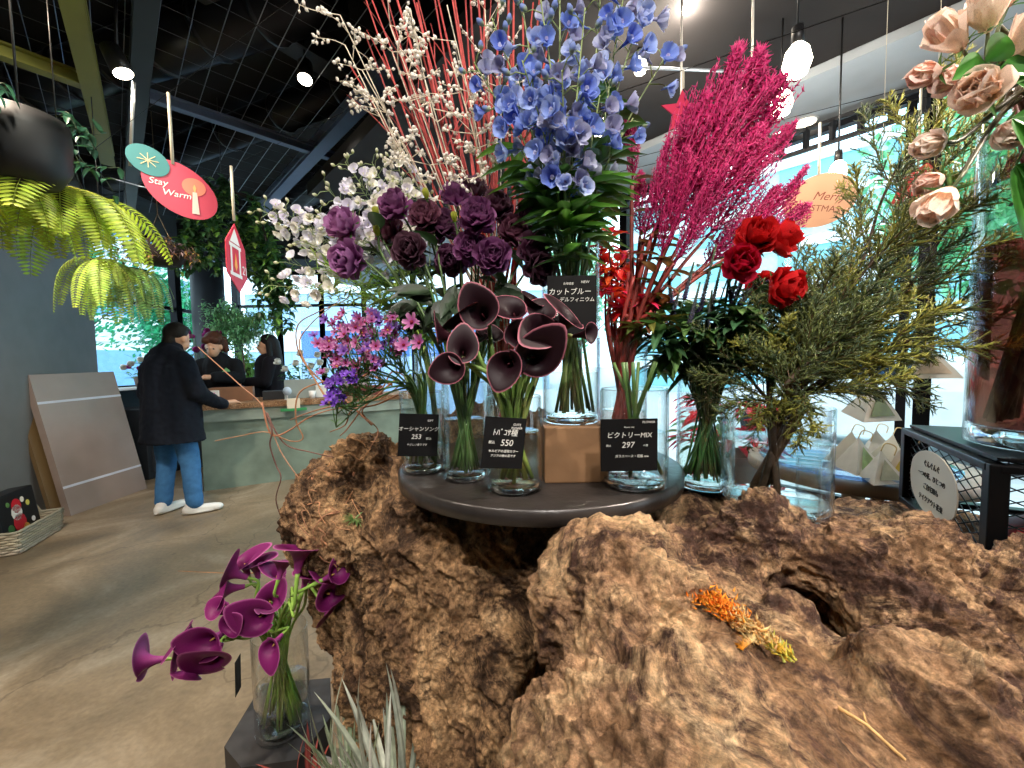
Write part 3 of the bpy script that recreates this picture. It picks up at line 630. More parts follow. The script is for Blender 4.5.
mc = [  # px, py, depth, right, up, towards, size, roll, where
 (481, 312, .60, -.15, .30, 1, .062, 2.0, 'facing out with its wide oval mouth, above the others'),
 (440, 334, .62, -1, .25, .25, .058, 1.2, 'seen side on, outermost towards the wax flowers'),
 (458, 322, .64, -.35, .85, .1, .058, .4, 'upright in profile behind the oval one'),
 (513, 309, .62, -.2, .75, .65, .056, 3.0, 'tilted up with a pale rolled lip'),
 (531, 301, .65, .55, .8, .0, .054, .0, 'pointing up in profile to a sharp dark tip'),
 (463, 350, .585, .1, .45, .85, .040, 1.5, 'small and cupped, above the folded one'),
 (452, 367, .58, -.45, -.05, .9, .048, 3.4, 'folded low over the packed stems vase'),
 (517, 336, .61, -.15, .15, 1, .052, .6, 'almost black mouth in the middle of the bunch'),
 (544, 328, .59, .15, .4, .85, .052, 3.8, 'with pink rolled rim in front of the hanging card'),
 (541, 313, .64, .2, .75, .4, .05, 1.0, 'half hidden behind the pink-rimmed one'),
 (506, 365, .56, -.35, -.15, .95, .062, 4.4, 'with grey-violet throat drooping low in front'),
 (536, 358, .575, .25, -.1, .95, .058, .9, 'wide dark mouth low beside the grey-violet one'),
 (568, 316, .60, .35, .75, .45, .066, 2.6, 'large, leaning out over the hanging black card'),
 (588, 334, .62, .9, .1, .35, .042, .3, 'small, outermost beside the red stems'),
 (470, 338, .66, -.1, .6, .4, .05, 5, 'dark, at the back under the oval one'), (492, 335, .67, .1, .7, .3, .05, 2, 'dark bud-like one at the back centre')]
for i, (px, py, Y, r_, u_, t_, s_, ro, w_) in enumerate(mc):
    calla('calla', 'maroon calla lily ' + w_, P(px, py, Y), D(r_, u_, t_), s_ * .74, CM, SPD, ro, 'dark maroon callas in the front vase', R, srgb('6f8f45'), i)
# ---- floor vase of purple callas
g = MB()
M_tray = mat('slate_tray', srgb('2b2a2b'), .7, noise_s=20, noise_a=.3)
g.prism([(-.83, 1.06), (-.74, 1.0), (-.60, 1.02), (-.57, 1.15), (-.64, 1.30), (-.86, 1.28)], 0, .255, (0, 0, 0)); solo('slate_plinth', g, M_tray, 'low dark slate block under the floor vase of purple callas', 'plinth', smooth=False)
vase('floor', 'tall clear floor vase holding the purple calla lilies', 267, 1.12, .2565, .073, .30, .45, base=.022)
pc = [(142, 662, 1.12, -1, .0, .2, .085, 'curled and withered, furthest out over the floor'), (182, 636, 1.14, -.6, .5, .6, .105, 'wide open, second out over the floor'), (176, 654, 1.12, -.5, .1, .8, .06, 'small folded one under the wide open'),
 (205, 644, 1.1, -.2, .1, 1, .09, 'open towards the room with pale spadix, mid spray'), (229, 627, 1.12, .05, .2, 1, .085, 'open and round with pale spadix, higher in the spray'), (211, 664, 1.1, .2, -.25, .9, .09, 'drooping with pale spadix, under the spray'),
 (189, 674, 1.1, -.2, -.6, .8, .07, 'lowest, hanging with a curled edge'), (217, 609, 1.16, -.6, .6, .4, .075, 'tilted, above the round open one'), (257, 619, 1.13, .1, .2, .95, .085, 'cupped shallow bloom over the vase mouth'), (269, 601, 1.15, .3, .5, .6, .07, 'upright cup above the shallow one'),
 (269, 650, 1.08, -.1, -.1, 1, .08, 'low on the vase rim facing out'), (229, 571, 1.2, -.6, .5, .3, .085, 'high at the outer top of the bunch'), (224, 590, 1.2, -.8, .1, .5, .08, 'outer side below the top one'), (214, 600, 1.24, -.6, .3, .1, .07, 'with green back, behind the outer side'),
 (243, 560, 1.25, -.1, .9, .2, .085, 'upright at the top'), (256, 562, 1.27, .0, .9, .1, .085, 'upright at the top beside a white-necked one'), (277, 572, 1.25, .15, .9, .1, .08, 'upright seen from behind'), (284, 560, 1.16, .2, .9, -.2, .08, 'high at the back'),
 (300, 549, 1.08, .1, 1, -.1, .085, 'the topmost trumpet'), (307, 575, 1.06, .3, .9, 0, .065, 'slim trumpet, below the topmost'), (322, 568, 1.02, .6, .7, 0, .075, 'leaning to the stump'), (338, 572, .99, .8, .4, 0, .06, 'small one touching the stump'), (332, 596, .98, .7, .1, .6, .1, 'large open one beside the stump'), (331, 612, .98, .8, -.5, .4, .06, 'low drooping one beside the stump')]
for i, (px, py, Y, r_, u_, t_, s_, w_) in enumerate(pc):
    calla('floor', 'purple calla lily, ' + w_, P(px, py, Y - .13 if px < 290 else .86 + .03 * (i % 3)), D(r_, u_, t_), s_ * .76, CP, SPX, R.uniform(0, 6.28), 'purple callas in the floor vase', R, srgb('7fa545'), i)

# ---- layered blooms
def petal(g, L, Wd, tilt, az, col, edge, cup=.5, ruffle=.1, R=rng, n=5, base=0.0, z0=0.0):
    M = Matrix.Rotation(az, 4, 'Z') @ Matrix.Translation((base, 0, z0)) @ Matrix.Rotation(-tilt, 4, 'Y'); G = []; C = []; ph = R.random() * 6
    for i in range(n + 1):
        t = i / n; w = Wd * .5 * (.35 + .65 * sin(pi * min(1, t * .62 + .05))) * (1 if t < .9 else .86); row = []; cc = []
        for j in range(5):
            s = (j - 2) / 2; x = L * t * (1 - .10 * s * s * t); y = s * w; z = cup * w * s * s * .9 + cup * L * .5 * t * t + ruffle * L * sin(s * 5 + ph) * t * t * .6
            row.append((x, y, z)); cc.append(lerp(col, edge, t ** 2 * .9))
        G.append(row); C.append(cc)
    g.grid(G, C, M)
def rose_mesh(R, col, edge, layers, ruffle=.06, name='petals', size=1.0, droop=0):
    """axis +Z; size 1 = one unit across"""
    g = MB(); k = 0
    for n_, L, Wd, tilt, cup, z in layers:
        for i in range(n_):
            c = jit(col, .18, R); petal(g, L * R.uniform(.9, 1.1), Wd, radians(tilt + R.uniform(-6, 6)), 2 * pi * (i + .5 * (k % 2)) / n_ + R.uniform(-.15, .15), c, lerp(c, edge, .8), cup, ruffle, R, 5, .03, z)
        k += 1
    return g.mesh(name)
ROSE = ((3, .42, .34, 84, .35, .0), (4, .5, .42, 74, .5, .0), (5, .56, .5, 60, .62, .0), (5, .58, .54, 42, .7, -.02), (5, .54, .5, 22, .6, -.05))
LISI = ((4, .44, .34, 84, .3, .02), (5, .52, .42, 72, .5, .01), (6, .56, .44, 56, .65, .0), (7, .58, .44, 36, .75, -.02), (7, .54, .44, 14, .8, -.04), (6, .46, .4, -8, .7, -.05))
DENSE = LISI + ((7, .5, .3, 65, .4, .05), (6, .42, .26, 45, .4, .1))
lc = ['6d3a5a', '55283f', '843f7c', '4a2233', '75394f', '642c58']
LM = [rose_mesh(R, srgb(c), lerp(srgb(c), (.55, .34, .45), .32), LISI if i % 2 else DENSE, .12) for i, c in enumerate(lc)]
LMB = [rose_mesh(R, srgb(c), srgb(e), LISI, .13) for c, e in (('96528c', 'c08ab8'), ('8a4a84', 'b884b4'))]
g = MB()
for i in range(5): leaf(g, (0, 0, 0), (cos(i * 1.256), sin(i * 1.256), .35), (0, 0, 1), .5, .09, G_mid, .2)
SEP = g.mesh('calyx')
def bloom(kind, label, cat, key, head, d, size, mesh, mt, group, R, sc=G_mid, leaves=0, lcol=G_dark, lsz=.07, r0=.0022, calyx=True, pname='petals', base=None):
    d = Vector(d).normalized(); head = Vector(head); pts = stem_pts(key, head, d, R)
    t = thing(kind, label, cat, pts[0], group)
    g = MB(); g.tube(pts, (r0 * 1.15, r0), sc, 6); part('stem', g, M_stem, t)
    part(pname, mesh, mt, t, loc=head, rot=aim(d, R.uniform(0, 6.28)), scale=size)
    if calyx: part('calyx', SEP, M_leaf, t, loc=head - d * size * .05, rot=aim(d, R.uniform(0, 6.28)), scale=size)
    for k in range(leaves):
        i = R.randint(int(len(pts) * .45), len(pts) - 3); a = R.uniform(0, 6.28); g = MB()
        leaf(g, pts[i], (cos(a), sin(a), R.uniform(-.1, .7)), (0, 0, 1), lsz * R.uniform(.7, 1.2), lsz * .42, jit(lcol, .25, R), .3); part('leaf', g, M_leaf, t)
    return t
li = [(350, 229, .74, -.5, .3, .8, 1, 'bright mauve ruffled lisianthus, outermost and uppermost'), (354, 261, .72, -.4, -.1, .9, 1, 'bright mauve ruffled lisianthus just below the outermost'),
 (399, 212, .76, -.3, .5, .8, 0, 'dusky lisianthus between the two green buds'), (412, 252, .72, -.1, .0, 1, 0, 'brown-purple lisianthus above the wide leaves'), (426, 222, .76, .0, .4, .9, 0, 'dusky plum lisianthus under the upper green bud'),
 (442, 230, .78, .2, .3, .9, 0, 'plum lisianthus next to a yellow bud'), (478, 222, .72, .0, .3, 1, 2, 'vivid violet lisianthus at the bunch centre'), (495, 213, .77, .2, .5, .8, 0, 'dark lisianthus beside the red stems'), (472, 250, .74, -.1, .1, 1, 0, 'deep maroon lisianthus below the vivid violet one'),
 (492, 258, .72, .1, .0, 1, 2, 'violet-edged lisianthus low in the bunch centre'), (512, 236, .77, .2, .2, .9, 0, 'dark violet lisianthus near the tall vase'), (526, 222, .8, .4, .4, .7, 0, 'dusty rose-brown lisianthus by the tall vase'), (530, 252, .75, .4, .0, .9, 0, 'plum lisianthus against the tall vase'),
 (536, 268, .74, .4, -.2, .8, 0, 'small plum lisianthus lowest by the tall vase'), (457, 203, .82, .0, .7, .5, 0, 'dusky pinkish lisianthus at the top, before red stems'), (473, 196, .84, .1, .8, .5, 0, 'rosy lisianthus topmost in front of the red stems'), (393, 235, .8, -.3, .1, .8, 0, 'shaded lisianthus set back between the mauve and plum'), (452, 262, .78, 0, -.1, 1, 0, 'shaded lisianthus above the dark leaves')]
for i, (px, py, Y, r_, u_, t_, b_, w_) in enumerate(li):
    me = LMB[i % 2] if b_ == 1 else (LM[2] if b_ == 2 else LM[i % 6])
    bloom('lisianthus', w_, 'flower', 'lisi', P(px, py, Y), D(r_, u_, t_), .067 if b_ else .064, me, M_petal, 'purple lisianthus blooms', R, srgb('56703f'), 2, srgb('22331f'), .06)
GB = [rose_mesh(R, srgb('a3ad3c'), srgb('c8c85a'), ((4, .5, .34, 84, .2, 0), (5, .52, .36, 76, .3, 0), (5, .45, .3, 62, .4, -.02)), .04)]
for px, py, Y, w_ in ((427, 199, .74, 'topmost, between plum blooms'), (377, 217, .74, 'by the mauve blooms'), (378, 236, .73, 'under another bud, purplish tip'), (455, 222, .74, 'beside the vivid violet bloom')):
    bloom('lisianthus_bud', 'yellow-green lisianthus bud ' + w_, 'flower bud', 'lisi', P(px, py, Y), D(-.1, .8, .3), .034, GB[0], M_petal, 'yellow-green buds', R, srgb('56703f'), 1)
# broad dark leaves under the lisianthus
for k, (px, py, dx, dz, L_) in enumerate(((430, 290, -.7, -.1, .10), (440, 300, -.3, -.8, .08), (455, 285, .2, -.9, .11), (470, 290, .6, -.4, .1), (415, 300, -.6, -.5, .09), (487, 292, .3, -.8, .1), (500, 285, .7, -.5, .1), (432, 312, -.4, -.7, .08))):
    hd = P(px, py, .68 + .01 * k); pts = stem_pts('lisi', hd, D(dx * .3, .8, .2), R); t = thing('leafy_greenery', 'green stem with broad dark leaves under the lisianthus blooms', 'foliage', pts[0], 'broad-leaved stems in the packed vase')
    g = MB(); g.tube(pts, (.0026, .002), G_mid, 6); part('stem', g, M_stem, t)
    for q in range(5):
        g = MB(); leaf(g, pts[-1 - q * 2], D(dx + R.uniform(-.5, .5), dz + .5 * q * .3, R.uniform(.2, .9)), D(0, .6, 1), L_ * .72 * R.uniform(.8, 1.1), .026, jit(srgb('1e2e1c'), .2, R), .25); part('leaf', g, M_leaf, t)
# ---- delphinium florets
def floret_mesh(R, col, edge, eye, spur=True):
    g = MB()
    for i in range(5): c = jit(lerp(col, edge, R.random() * .5), .1, R); petal(g, .5, .52, radians(R.uniform(22, 58)), 2 * pi * i / 5 + R.uniform(-.1, .1), c, edge, .35, .13, R, 4, .04)
    for i in range(3): petal(g, .2, .16, radians(60), 2 * pi * i / 3 + .3, eye, lerp(eye, (1, 1, 1), .3), .4, .1, R, 3, .0, .02)
    if spur: g.tube([(0, 0, .05), (-.05, 0, -.12), (-.16, 0, -.34)], [.09, .06, .012], lerp(col, edge, .3), 6)
    return g.mesh('floret')
BF = [floret_mesh(R, srgb(c), srgb(e), srgb(y)) for c, e, y in (('7f9be0', 'b4c6f0', 'e4e0ee'), ('6480d0', '98aee8', 'd0c8e0'), ('98ace0', 'ccd6f2', '8a7aa8'), ('556cc4', '8ba0e2', 'e8e6f0'), ('9a9cc4', 'c4c9de', '6f6590'), ('8886b0', 'b0b4d0', '5f5680'))]
WF = [floret_mesh(R, srgb(c), srgb(e), srgb(y), False) for c, e, y in (('e6e4ee', 'f8f6fa', 'e8e8c8'), ('d9d4e8', 'f0eef6', 'dfe0c0'), ('eeeedd', 'faf8f0', 'd8dca0'))]
def budm(col, tip): g = MB(); g.tube([(0, 0, 0), (0, 0, .25), (0, 0, .6), (0, 0, .95), (0, 0, 1.1)], [.1, .3, .38, .22, .03], np.array([col, col, tip, tip, tip]), 8); return g.mesh('bud')
BB = budm(srgb('a8b890'), srgb('7f93cc')); WB = budm(srgb('b5bd84'), srgb('e6e4c8'))
def spike(kind, label, cat, key, tip, bend, n, span, size, fm, bm_, group, R, r0=.003, lean=(0, 0, 0), leafn=4, sc=G_mid, lc=G_dark, spread=.6, bot=.45, leafL=.1, d=None):
    tip = Vector(tip); b, m = inside(key, tip, R); d = Vector(lean)
    pts = curve([b, m, m.lerp(tip, .5) + Vector((0, 0, .03)) + Vector(bend), tip], 12); t = thing(kind, label, cat, b, group)
    g = MB(); g.tube(pts, (r0, r0 * .35), sc, 6)
    L = [0]
    for a, c in zip(pts, pts[1:]): L.append(L[-1] + (c - a).length)
    def at_(s):
        s = max(0, min(L[-1] - 1e-4, s)); i = max(k for k in range(len(L)) if L[k] <= s); i = min(i, len(pts) - 2); f = (s - L[i]) / (L[i + 1] - L[i]); return pts[i].lerp(pts[i + 1], f), (pts[i + 1] - pts[i]).normalized()
    for k in range(n):
        s = L[-1] - span * (k + .3) / n; p, ax = at_(s); a = k * 2.4 + R.uniform(-.4, .4); u = ax.orthogonal().normalized(); w = ax.cross(u); o = u * cos(a) + w * sin(a)
        if o.y > .5 and R.random() < .6: o.y *= -.6
        o = (o + ax * .25 + Vector((0, -.25, 0))).normalized(); f = k / n
        ln_ = size * (spread + .35 * f); e = p + o * ln_
        g.tube([p, p + o * ln_ * .6 + ax * .004, e], (r0 * .45, r0 * .3), sc, 4)
        if bm_ is not None and f < .22: part('bud', bm_, M_petal, t, loc=e, rot=aim((o + ax).normalized(), a), scale=size * .34)
        else: part('floret', fm[R.randrange(len(fm))], M_petal, t, loc=e, rot=aim((o + Vector((0, -.2, -.05))).normalized(), R.uniform(0, 6.28)), scale=size * R.uniform(.85, 1.15) * (.8 + .25 * min(1, f * 2)))
    part('stem', g, M_stem, t)
    for k in range(leafn):
        s = L[-1] * (bot + .0) + (L[-1] * (1 - bot) - span) * (k / max(1, leafn)); p, ax = at_(max(s, L[-1] * .35)); a = R.uniform(0, 6.28); g = MB()
        for q in (-.5, 0, .5): leaf(g, p, (cos(a + q), sin(a + q), R.uniform(.0, .5)), (0, 0, 1), leafL * R.uniform(.7, 1.1), leafL * .32, jit(lc, .3, R), .35)
        part('leaf', g, M_leaf, t)
    return t
bd = [(474, 62, .78, 9, .14, 'outermost beside the white berries'), (492, 18, .72, 13, .22, 'beside the outermost, with pale buds'), (515, -40, .70, 18, .36, 'tall, nearest the red branches'), (540, -5, .66, 16, .30, 'tall, forward of the rest'), (560, -50, .72, 18, .36, 'tallest of the middle'), (585, 8, .66, 15, .27, 'facing the room over the tall vase'),
      (604, -45, .74, 18, .36, 'tall, before the ceiling bulb'), (628, -30, .76, 14, .26, 'tall, leaning to the magenta plumes'), (655, -25, .78, 10, .16, 'arching out beneath a bulb'), (668, 52, .80, 6, .08, 'short sparse tip hanging by the plumes'), (633, 118, .74, 5, .09, 'low drooping tip in front of the plumes'), (522, 60, .64, 12, .18, 'short, low and forward'), (562, 70, .62, 12, .16, 'short, centre front'), (498, 95, .72, 8, .12, 'small, low beside the red branches'), (600, 95, .68, 7, .10, 'short spray above the leaves')]
for i, (px, py, Y, n_, sp_, w_) in enumerate(bd):
    spike('delphinium', 'sky blue delphinium spike, ' + w_, 'flower', 'delph', P(px, py, Y), (0, 0, 0), int(n_ * 1.1), sp_ * 1.1, .041, BF, BB, 'blue delphiniums in the tall vase', R, leafn=5, leafL=.085, lc=srgb('3f6430') if i % 3 else srgb('5f9038'), bot=.5, sc=srgb('8a9c60'))
wd = [(262, 210, .82, 'reaching furthest out towards the hanging signs'), (283, 212, .80, 'outer, beside the furthest one'), (345, 162, .84, 'tall, with a cream cluster on top'), (372, 162, .86, 'tall, crown cluster'), (394, 155, .88, 'topmost, beside the red twigs'), (326, 188, .80, 'full cluster, outer top'), (300, 240, .80, 'low outer spray with buds'),
      (318, 215, .78, 'outer middle cluster'), (418, 185, .86, 'behind the plum blooms'), (400, 178, .84, 'thick cluster above the plum blooms'), (362, 190, .8, 'dense middle cluster'), (268, 285, .80, 'lowest, cream buds reaching out'), (340, 225, .76, 'behind the mauve blooms'), (378, 205, .84, 'middle, above the green buds'), (285, 262, .84, 'sparse, between the lowest sprays')]
for i, (px, py, Y, w_) in enumerate(wd):
    spike('stock_spray', 'white blossom spray, ' + w_, 'flower', 'white', P(px, py, Y), (.02, 0, .02), 26 if py < 230 else 18, .14, .025, WF, WB, 'white blossom sprays', R, r0=.0016, leafn=4, sc=srgb('8fa06a'), lc=srgb('6f9048'), leafL=.05, spread=.95)
# feathery light greens under the white sprays
for i, (px, py, Y) in enumerate(((300, 285, .85), (330, 270, .8), (350, 290, .78), (375, 300, .8), (395, 290, .78), (320, 300, .86), (365, 270, .82), (390, 320, .76), (310, 255, .86), (405, 275, .8))):
    hd = P(px, py, Y); b, m = inside('white', hd, R); pts = curve([b, m, m.lerp(hd, .5) + Vector((0, 0, .03)), hd], 8); t = thing('fine_greenery', 'thin stem of fine light green leaves between white and mauve flowers', 'foliage', b, 'fine light green foliage stems')
    g = MB(); g.tube(pts, (.0018, .0008), G_lt, 5); part('stem', g, M_stem, t); g = MB()
    for q in range(90):
        j = R.randint(9, len(pts) - 1); p = pts[j]; a = R.uniform(0, 6.28); dd = Vector((cos(a), sin(a), R.uniform(-.1, 1))).normalized(); L_ = R.uniform(.02, .045)
        leaf(g, p + dd * R.uniform(0, .02), dd, (0, 0, 1), L_, .005, jit(srgb('9cba5c'), .3, R), .3, n=3)
    part('leaves', g, M_leaf, t)['kind'] = 'stuff'

# ---- red dogwood branches and white berries
for i in range(34):
    px = 350 + i * 6.0 + R.uniform(-5, 5); py = R.uniform(-60, 10) if i % 3 else R.uniform(20, 90); Y = R.uniform(.86, 1.08); hd = P(px, py, Y)
    b, m = inside('branch', hd, R); mid = m.lerp(hd, .5) + Vector((R.uniform(-.02, .02), R.uniform(-.02, .02), .0)); pts = curve([b, m, mid, hd], 8)
    t = thing('dogwood_branch', 'long straight dark red dogwood branch in the fan at the back', 'branch', b, 'red dogwood branches'); g = MB(); c = jit(srgb('a8403c'), .22, R)
    rr_ = R.uniform(.004, .0068); g.tube(pts, (rr_, rr_ * .4), c, 6); part('branch', g, M_twig, t)
    for q in range(2):
        g = MB(); j = R.randint(14, 20); p = pts[j]; e = p + (pts[j + 1] - p).normalized() * R.uniform(.08, .16) + Vector((R.uniform(-.06, .06), R.uniform(-.04, .04), 0)); g.tube(curve([p, p.lerp(e, .5) + Vector((R.uniform(-.01, .01), 0, .01)), e], 4), (.0018, .0008), jit(c, .2, R), 5); part('twig', g, M_twig, t)
wb = [(340, 15, .80), (362, 70, .8), (345, 45, .86), (392, 52, .76), (390, 25, .8), (390, 128, .78), (425, 80, .76), (452, 62, .78), (470, 100, .78), (410, 8, .8), (447, 5, .8), (480, 158, .8), (430, 165, .8), (460, 160, .78), (500, 60, .86), (372, 95, .8), (485, 10, .9)]
M_berry = mat('white_bud', srgb('fffaf0'), .5, noise_s=40, noise_a=.05, translucent=.3)
g = MB(); g.ball((0, 0, 0), (1, 1, 1.1), (1, 1, 1), 8)
for a in range(4): g.tube([(0, 0, .9), (cos(a * 1.57) * .4, sin(a * 1.57) * .4, 1.5)], [.2, .05], (1, 1, 1), 4)
for i, (px, py, Y) in enumerate(wb):
    hd = P(px, py, Y); b, m = inside('branch', hd, R); pts = curve([b, m, m.lerp(hd, .6) + Vector((R.uniform(-.02, .02), 0, .01)), hd], 8)
    t = thing('white_berry_spray', 'bleached white twig spray with tiny pale buds, ' + ['outermost, near the round ceiling spotlight', 'outer side, below the outermost', 'outer side, high', 'upper middle, before red branches', 'high, before red branches', 'middle, curling low on the outer side', 'centre of the red fan', 'centre top of the red fan', 'beside the blue delphiniums, mid height', 'at the picture top, middle', 'at the picture top, nearer the blue flowers', 'lowest, beside the blue flowers', 'low, right above the plum blooms', 'lowest middle, above the yellow bud', 'close against the blue flowers', 'low outer curl', 'topmost beside the blue flowers'][i], 'branch', b, 'white budded sprays'); s = MB(); bb = MB(); s.tube(pts, (.0016, .0012), srgb('d8ccb4'), 5)
    for q in range(6):
        j = R.randint(19, len(pts) - 1); p = pts[j]; a = R.uniform(0, 6.28); e = p + Vector((cos(a), sin(a) * .6, R.uniform(-.1, .8))).normalized() * R.uniform(.03, .085)
        cc = curve([p, p.lerp(e, .5) + Vector((R.uniform(-.01, .01), 0, R.uniform(-.008, .008))), e], 4); s.tube(cc, (.001, .0007), srgb('e0d4bc'), 4)
        for w in range(8):
            c = cc[R.randint(3, len(cc) - 1)]; o = Vector((R.gauss(0, 1), R.gauss(0, 1), R.gauss(0, 1))).normalized() * R.uniform(.004, .011); s.tube([c, c + o], (.0005, .0004), srgb('e0d4bc'), 3)
            sz = R.uniform(.0024, .0038); bb.merge(g, Matrix.Translation(c + o) @ aim(o).to_matrix().to_4x4() @ Matrix.Scale(sz, 4))
    part('twig', s, M_twig, t); o_ = part('buds', bb, M_berry, t); o_['kind'] = 'stuff'

# ---- celosia plumes
def plume_mesh(R, L=1.0, n=105, wid=.30, c0='8c0e48', c1='d81e74', c2='f0609c'):
    g = MB(); ax = curve([(0, 0, 0), (.03, .02, L * .35), (-.02, .0, L * .7), (.05, .02, L)], 8); g.tube(ax, (.016, .003), srgb(c0), 6)
    for k in range(n):
        f = .08 + .92 * (k / n); i = min(len(ax) - 2, int(f * (len(ax) - 1))); p = ax[i].lerp(ax[i + 1], f * (len(ax) - 1) - i); a = k * 2.399 + R.uniform(-.3, .3)
        w = wid * (sin(pi * min(1, f * .75 + .18)) ** 1.2) * R.uniform(.55, 1.1) * (1.25 - .7 * f); o = Vector((cos(a), sin(a), 0)); up = Vector((0, 0, 1))
        e = p + o * w * .62 + up * w * 1.15; cc = curve([p, p + o * w * .42 + up * w * .35, e], 5); col = lerp(srgb(c0), srgb(c1), R.random()); cole = lerp(srgb(c1), srgb(c2), R.random())
        g.tube(cc, (.006, .003), [col, cole], 3, cap=False)
        for q in range(20):
            j = R.randint(2, len(cc) - 1); s = cc[j]; dd = Vector((R.gauss(0, 1), R.gauss(0, 1), R.gauss(.6, .8))).normalized(); ln_ = .022 + .032 * R.random()
            x = dd.orthogonal().normalized() * .0055; y = dd.cross(x)
            g.add([s + x, s + y, s - x - y, s + dd * ln_], [(0, 1, 3), (1, 2, 3), (2, 0, 3)], [col, col, col, cole])
    return g.mesh('plume')
PM = [plume_mesh(R), plume_mesh(R, n=95, wid=.24), plume_mesh(R, n=115, wid=.32)]
PR = plume_mesh(R, 1, 90, .3, '7a0a18', 'c01c2a', 'e0443c')
def plume(label, tip, base, mesh, key, wsc, R, group='magenta celosia plumes'):
    tip, base = Vector(tip), Vector(base); d = tip - base; b, m = inside(key, base, R); t = thing('celosia', label, 'flower', b, group)
    pts = curve([b, m, m.lerp(base, .6) + Vector((0, 0, .01)), base + d * .05], 7); g = MB(); g.tube(pts, (.0055, .0035), jit(srgb('8c3a34'), .2, R), 7); part('stem', g, M_stem, t)
    L = d.length; part('plume', mesh, M_petal, t, loc=base, rot=aim(d.normalized(), R.uniform(0, 6.28)), scale=(L * wsc, L * wsc, L), label='magenta feathery plume')
    for k in range(2):
        p = pts[-1 - k * 4]; a = R.uniform(0, 6.28); g = MB(); leaf(g, p, (cos(a), sin(a), .5), (0, 0, 1), .06, .02, jit(srgb('7a5a34'), .3, R), .3); part('leaf', g, M_leaf, t)
cl = [(742, 52, .80, 655, 235, .80, 'tallest at the centre top'), (770, 52, .84, 672, 230, .84, 'tall, reaching towards the bright bulb'), (784, 82, .88, 690, 225, .86, 'tall, just below the bright bulb'), (790, 125, .84, 700, 245, .84, 'leaning over beneath the bulbs'), (808, 172, .80, 705, 268, .82, 'low, crossing the beige round sign'), (806, 208, .78, 720, 262, .80, 'lowest, tip over the beige round sign'),
      (704, 92, .76, 650, 240, .77, 'front middle'), (668, 140, .78, 642, 245, .78, 'short, nearest the delphiniums'), (738, 92, .76, 668, 245, .77, 'full, front centre'), (765, 130, .76, 680, 255, .77, 'full, front outer'), (628, 108, .82, 632, 185, .82, 'small, behind the delphinium tips'), (690, 150, .72, 660, 262, .75, 'low front'), (724, 168, .72, 672, 268, .75, 'lowest front, above the red roses'), (640, 170, .86, 640, 240, .84, 'small back one'), (780, 190, .9, 700, 270, .88, 'low back one')]
for i, (ax_, ay, aY, bx, by, bY, w_) in enumerate(cl): plume('magenta feathery celosia plume, ' + w_, P(ax_, ay, aY), P(bx, by, bY), PM[i % 3], 'celosia', (.72, .95, .8, .62)[i % 4], R)
# red amaranth leaves and stems under the plumes
for i, (px, py, Y) in enumerate(((608, 235, .86), (618, 262, .84), (612, 290, .82), (628, 250, .9), (604, 262, .88), (622, 305, .8), (598, 225, .9), (633, 280, .86), (645, 300, .8), (662, 285, .78), (655, 318, .76), (640, 330, .74), (675, 300, .8), (668, 322, .76))):
    hd = P(px, py, Y); b, m = inside('celosia', hd, R); pts = curve([b, m, m.lerp(hd, .55) + Vector((0, 0, .01)), hd], 7); red = i < 9
    t = thing('red_leaf_branch', 'stem of glowing scarlet leaves beside the tall vase' if red else 'stem of olive and rust leaves below the celosia plumes', 'foliage', b, 'scarlet-leaved stems' if red else 'rust-leaved stems')
    g = MB(); g.tube(pts, (.0032, .0016), srgb('8a3230'), 6); part('stem', g, M_stem, t)
    for q in range(20 if red else 9):
        p = pts[R.randint(14, len(pts) - 1)]; a = R.uniform(0, 6.28); g = MB()
        leaf(g, p, (cos(a), sin(a), R.uniform(-.4, .8)), (0, 0, 1), R.uniform(.025, .045) if red else R.uniform(.04, .06), .018, jit(srgb(['e03a30', 'd8283c', 'e8602c', 'c82850'][q % 4]) if red else srgb(['6a6a2c', '7a4a2a', '55642e'][q % 3]), .15, R), .4, n=4); part('leaf', g, M_leaf, t)
for i in range(16):
    hd = P(R.uniform(608, 652), R.uniform(270, 340), R.uniform(.74, .86)); b, m = inside('celosia', hd, R); g = MB(); g.tube(curve([b, m, hd], 6), (.0055, .0035), jit(srgb('9a3a34'), .25, R), 7)
    solo('bare_stalk', g, M_stem, 'bare thick red stem standing in the vase behind the short one', 'stem', 'bare red stems')
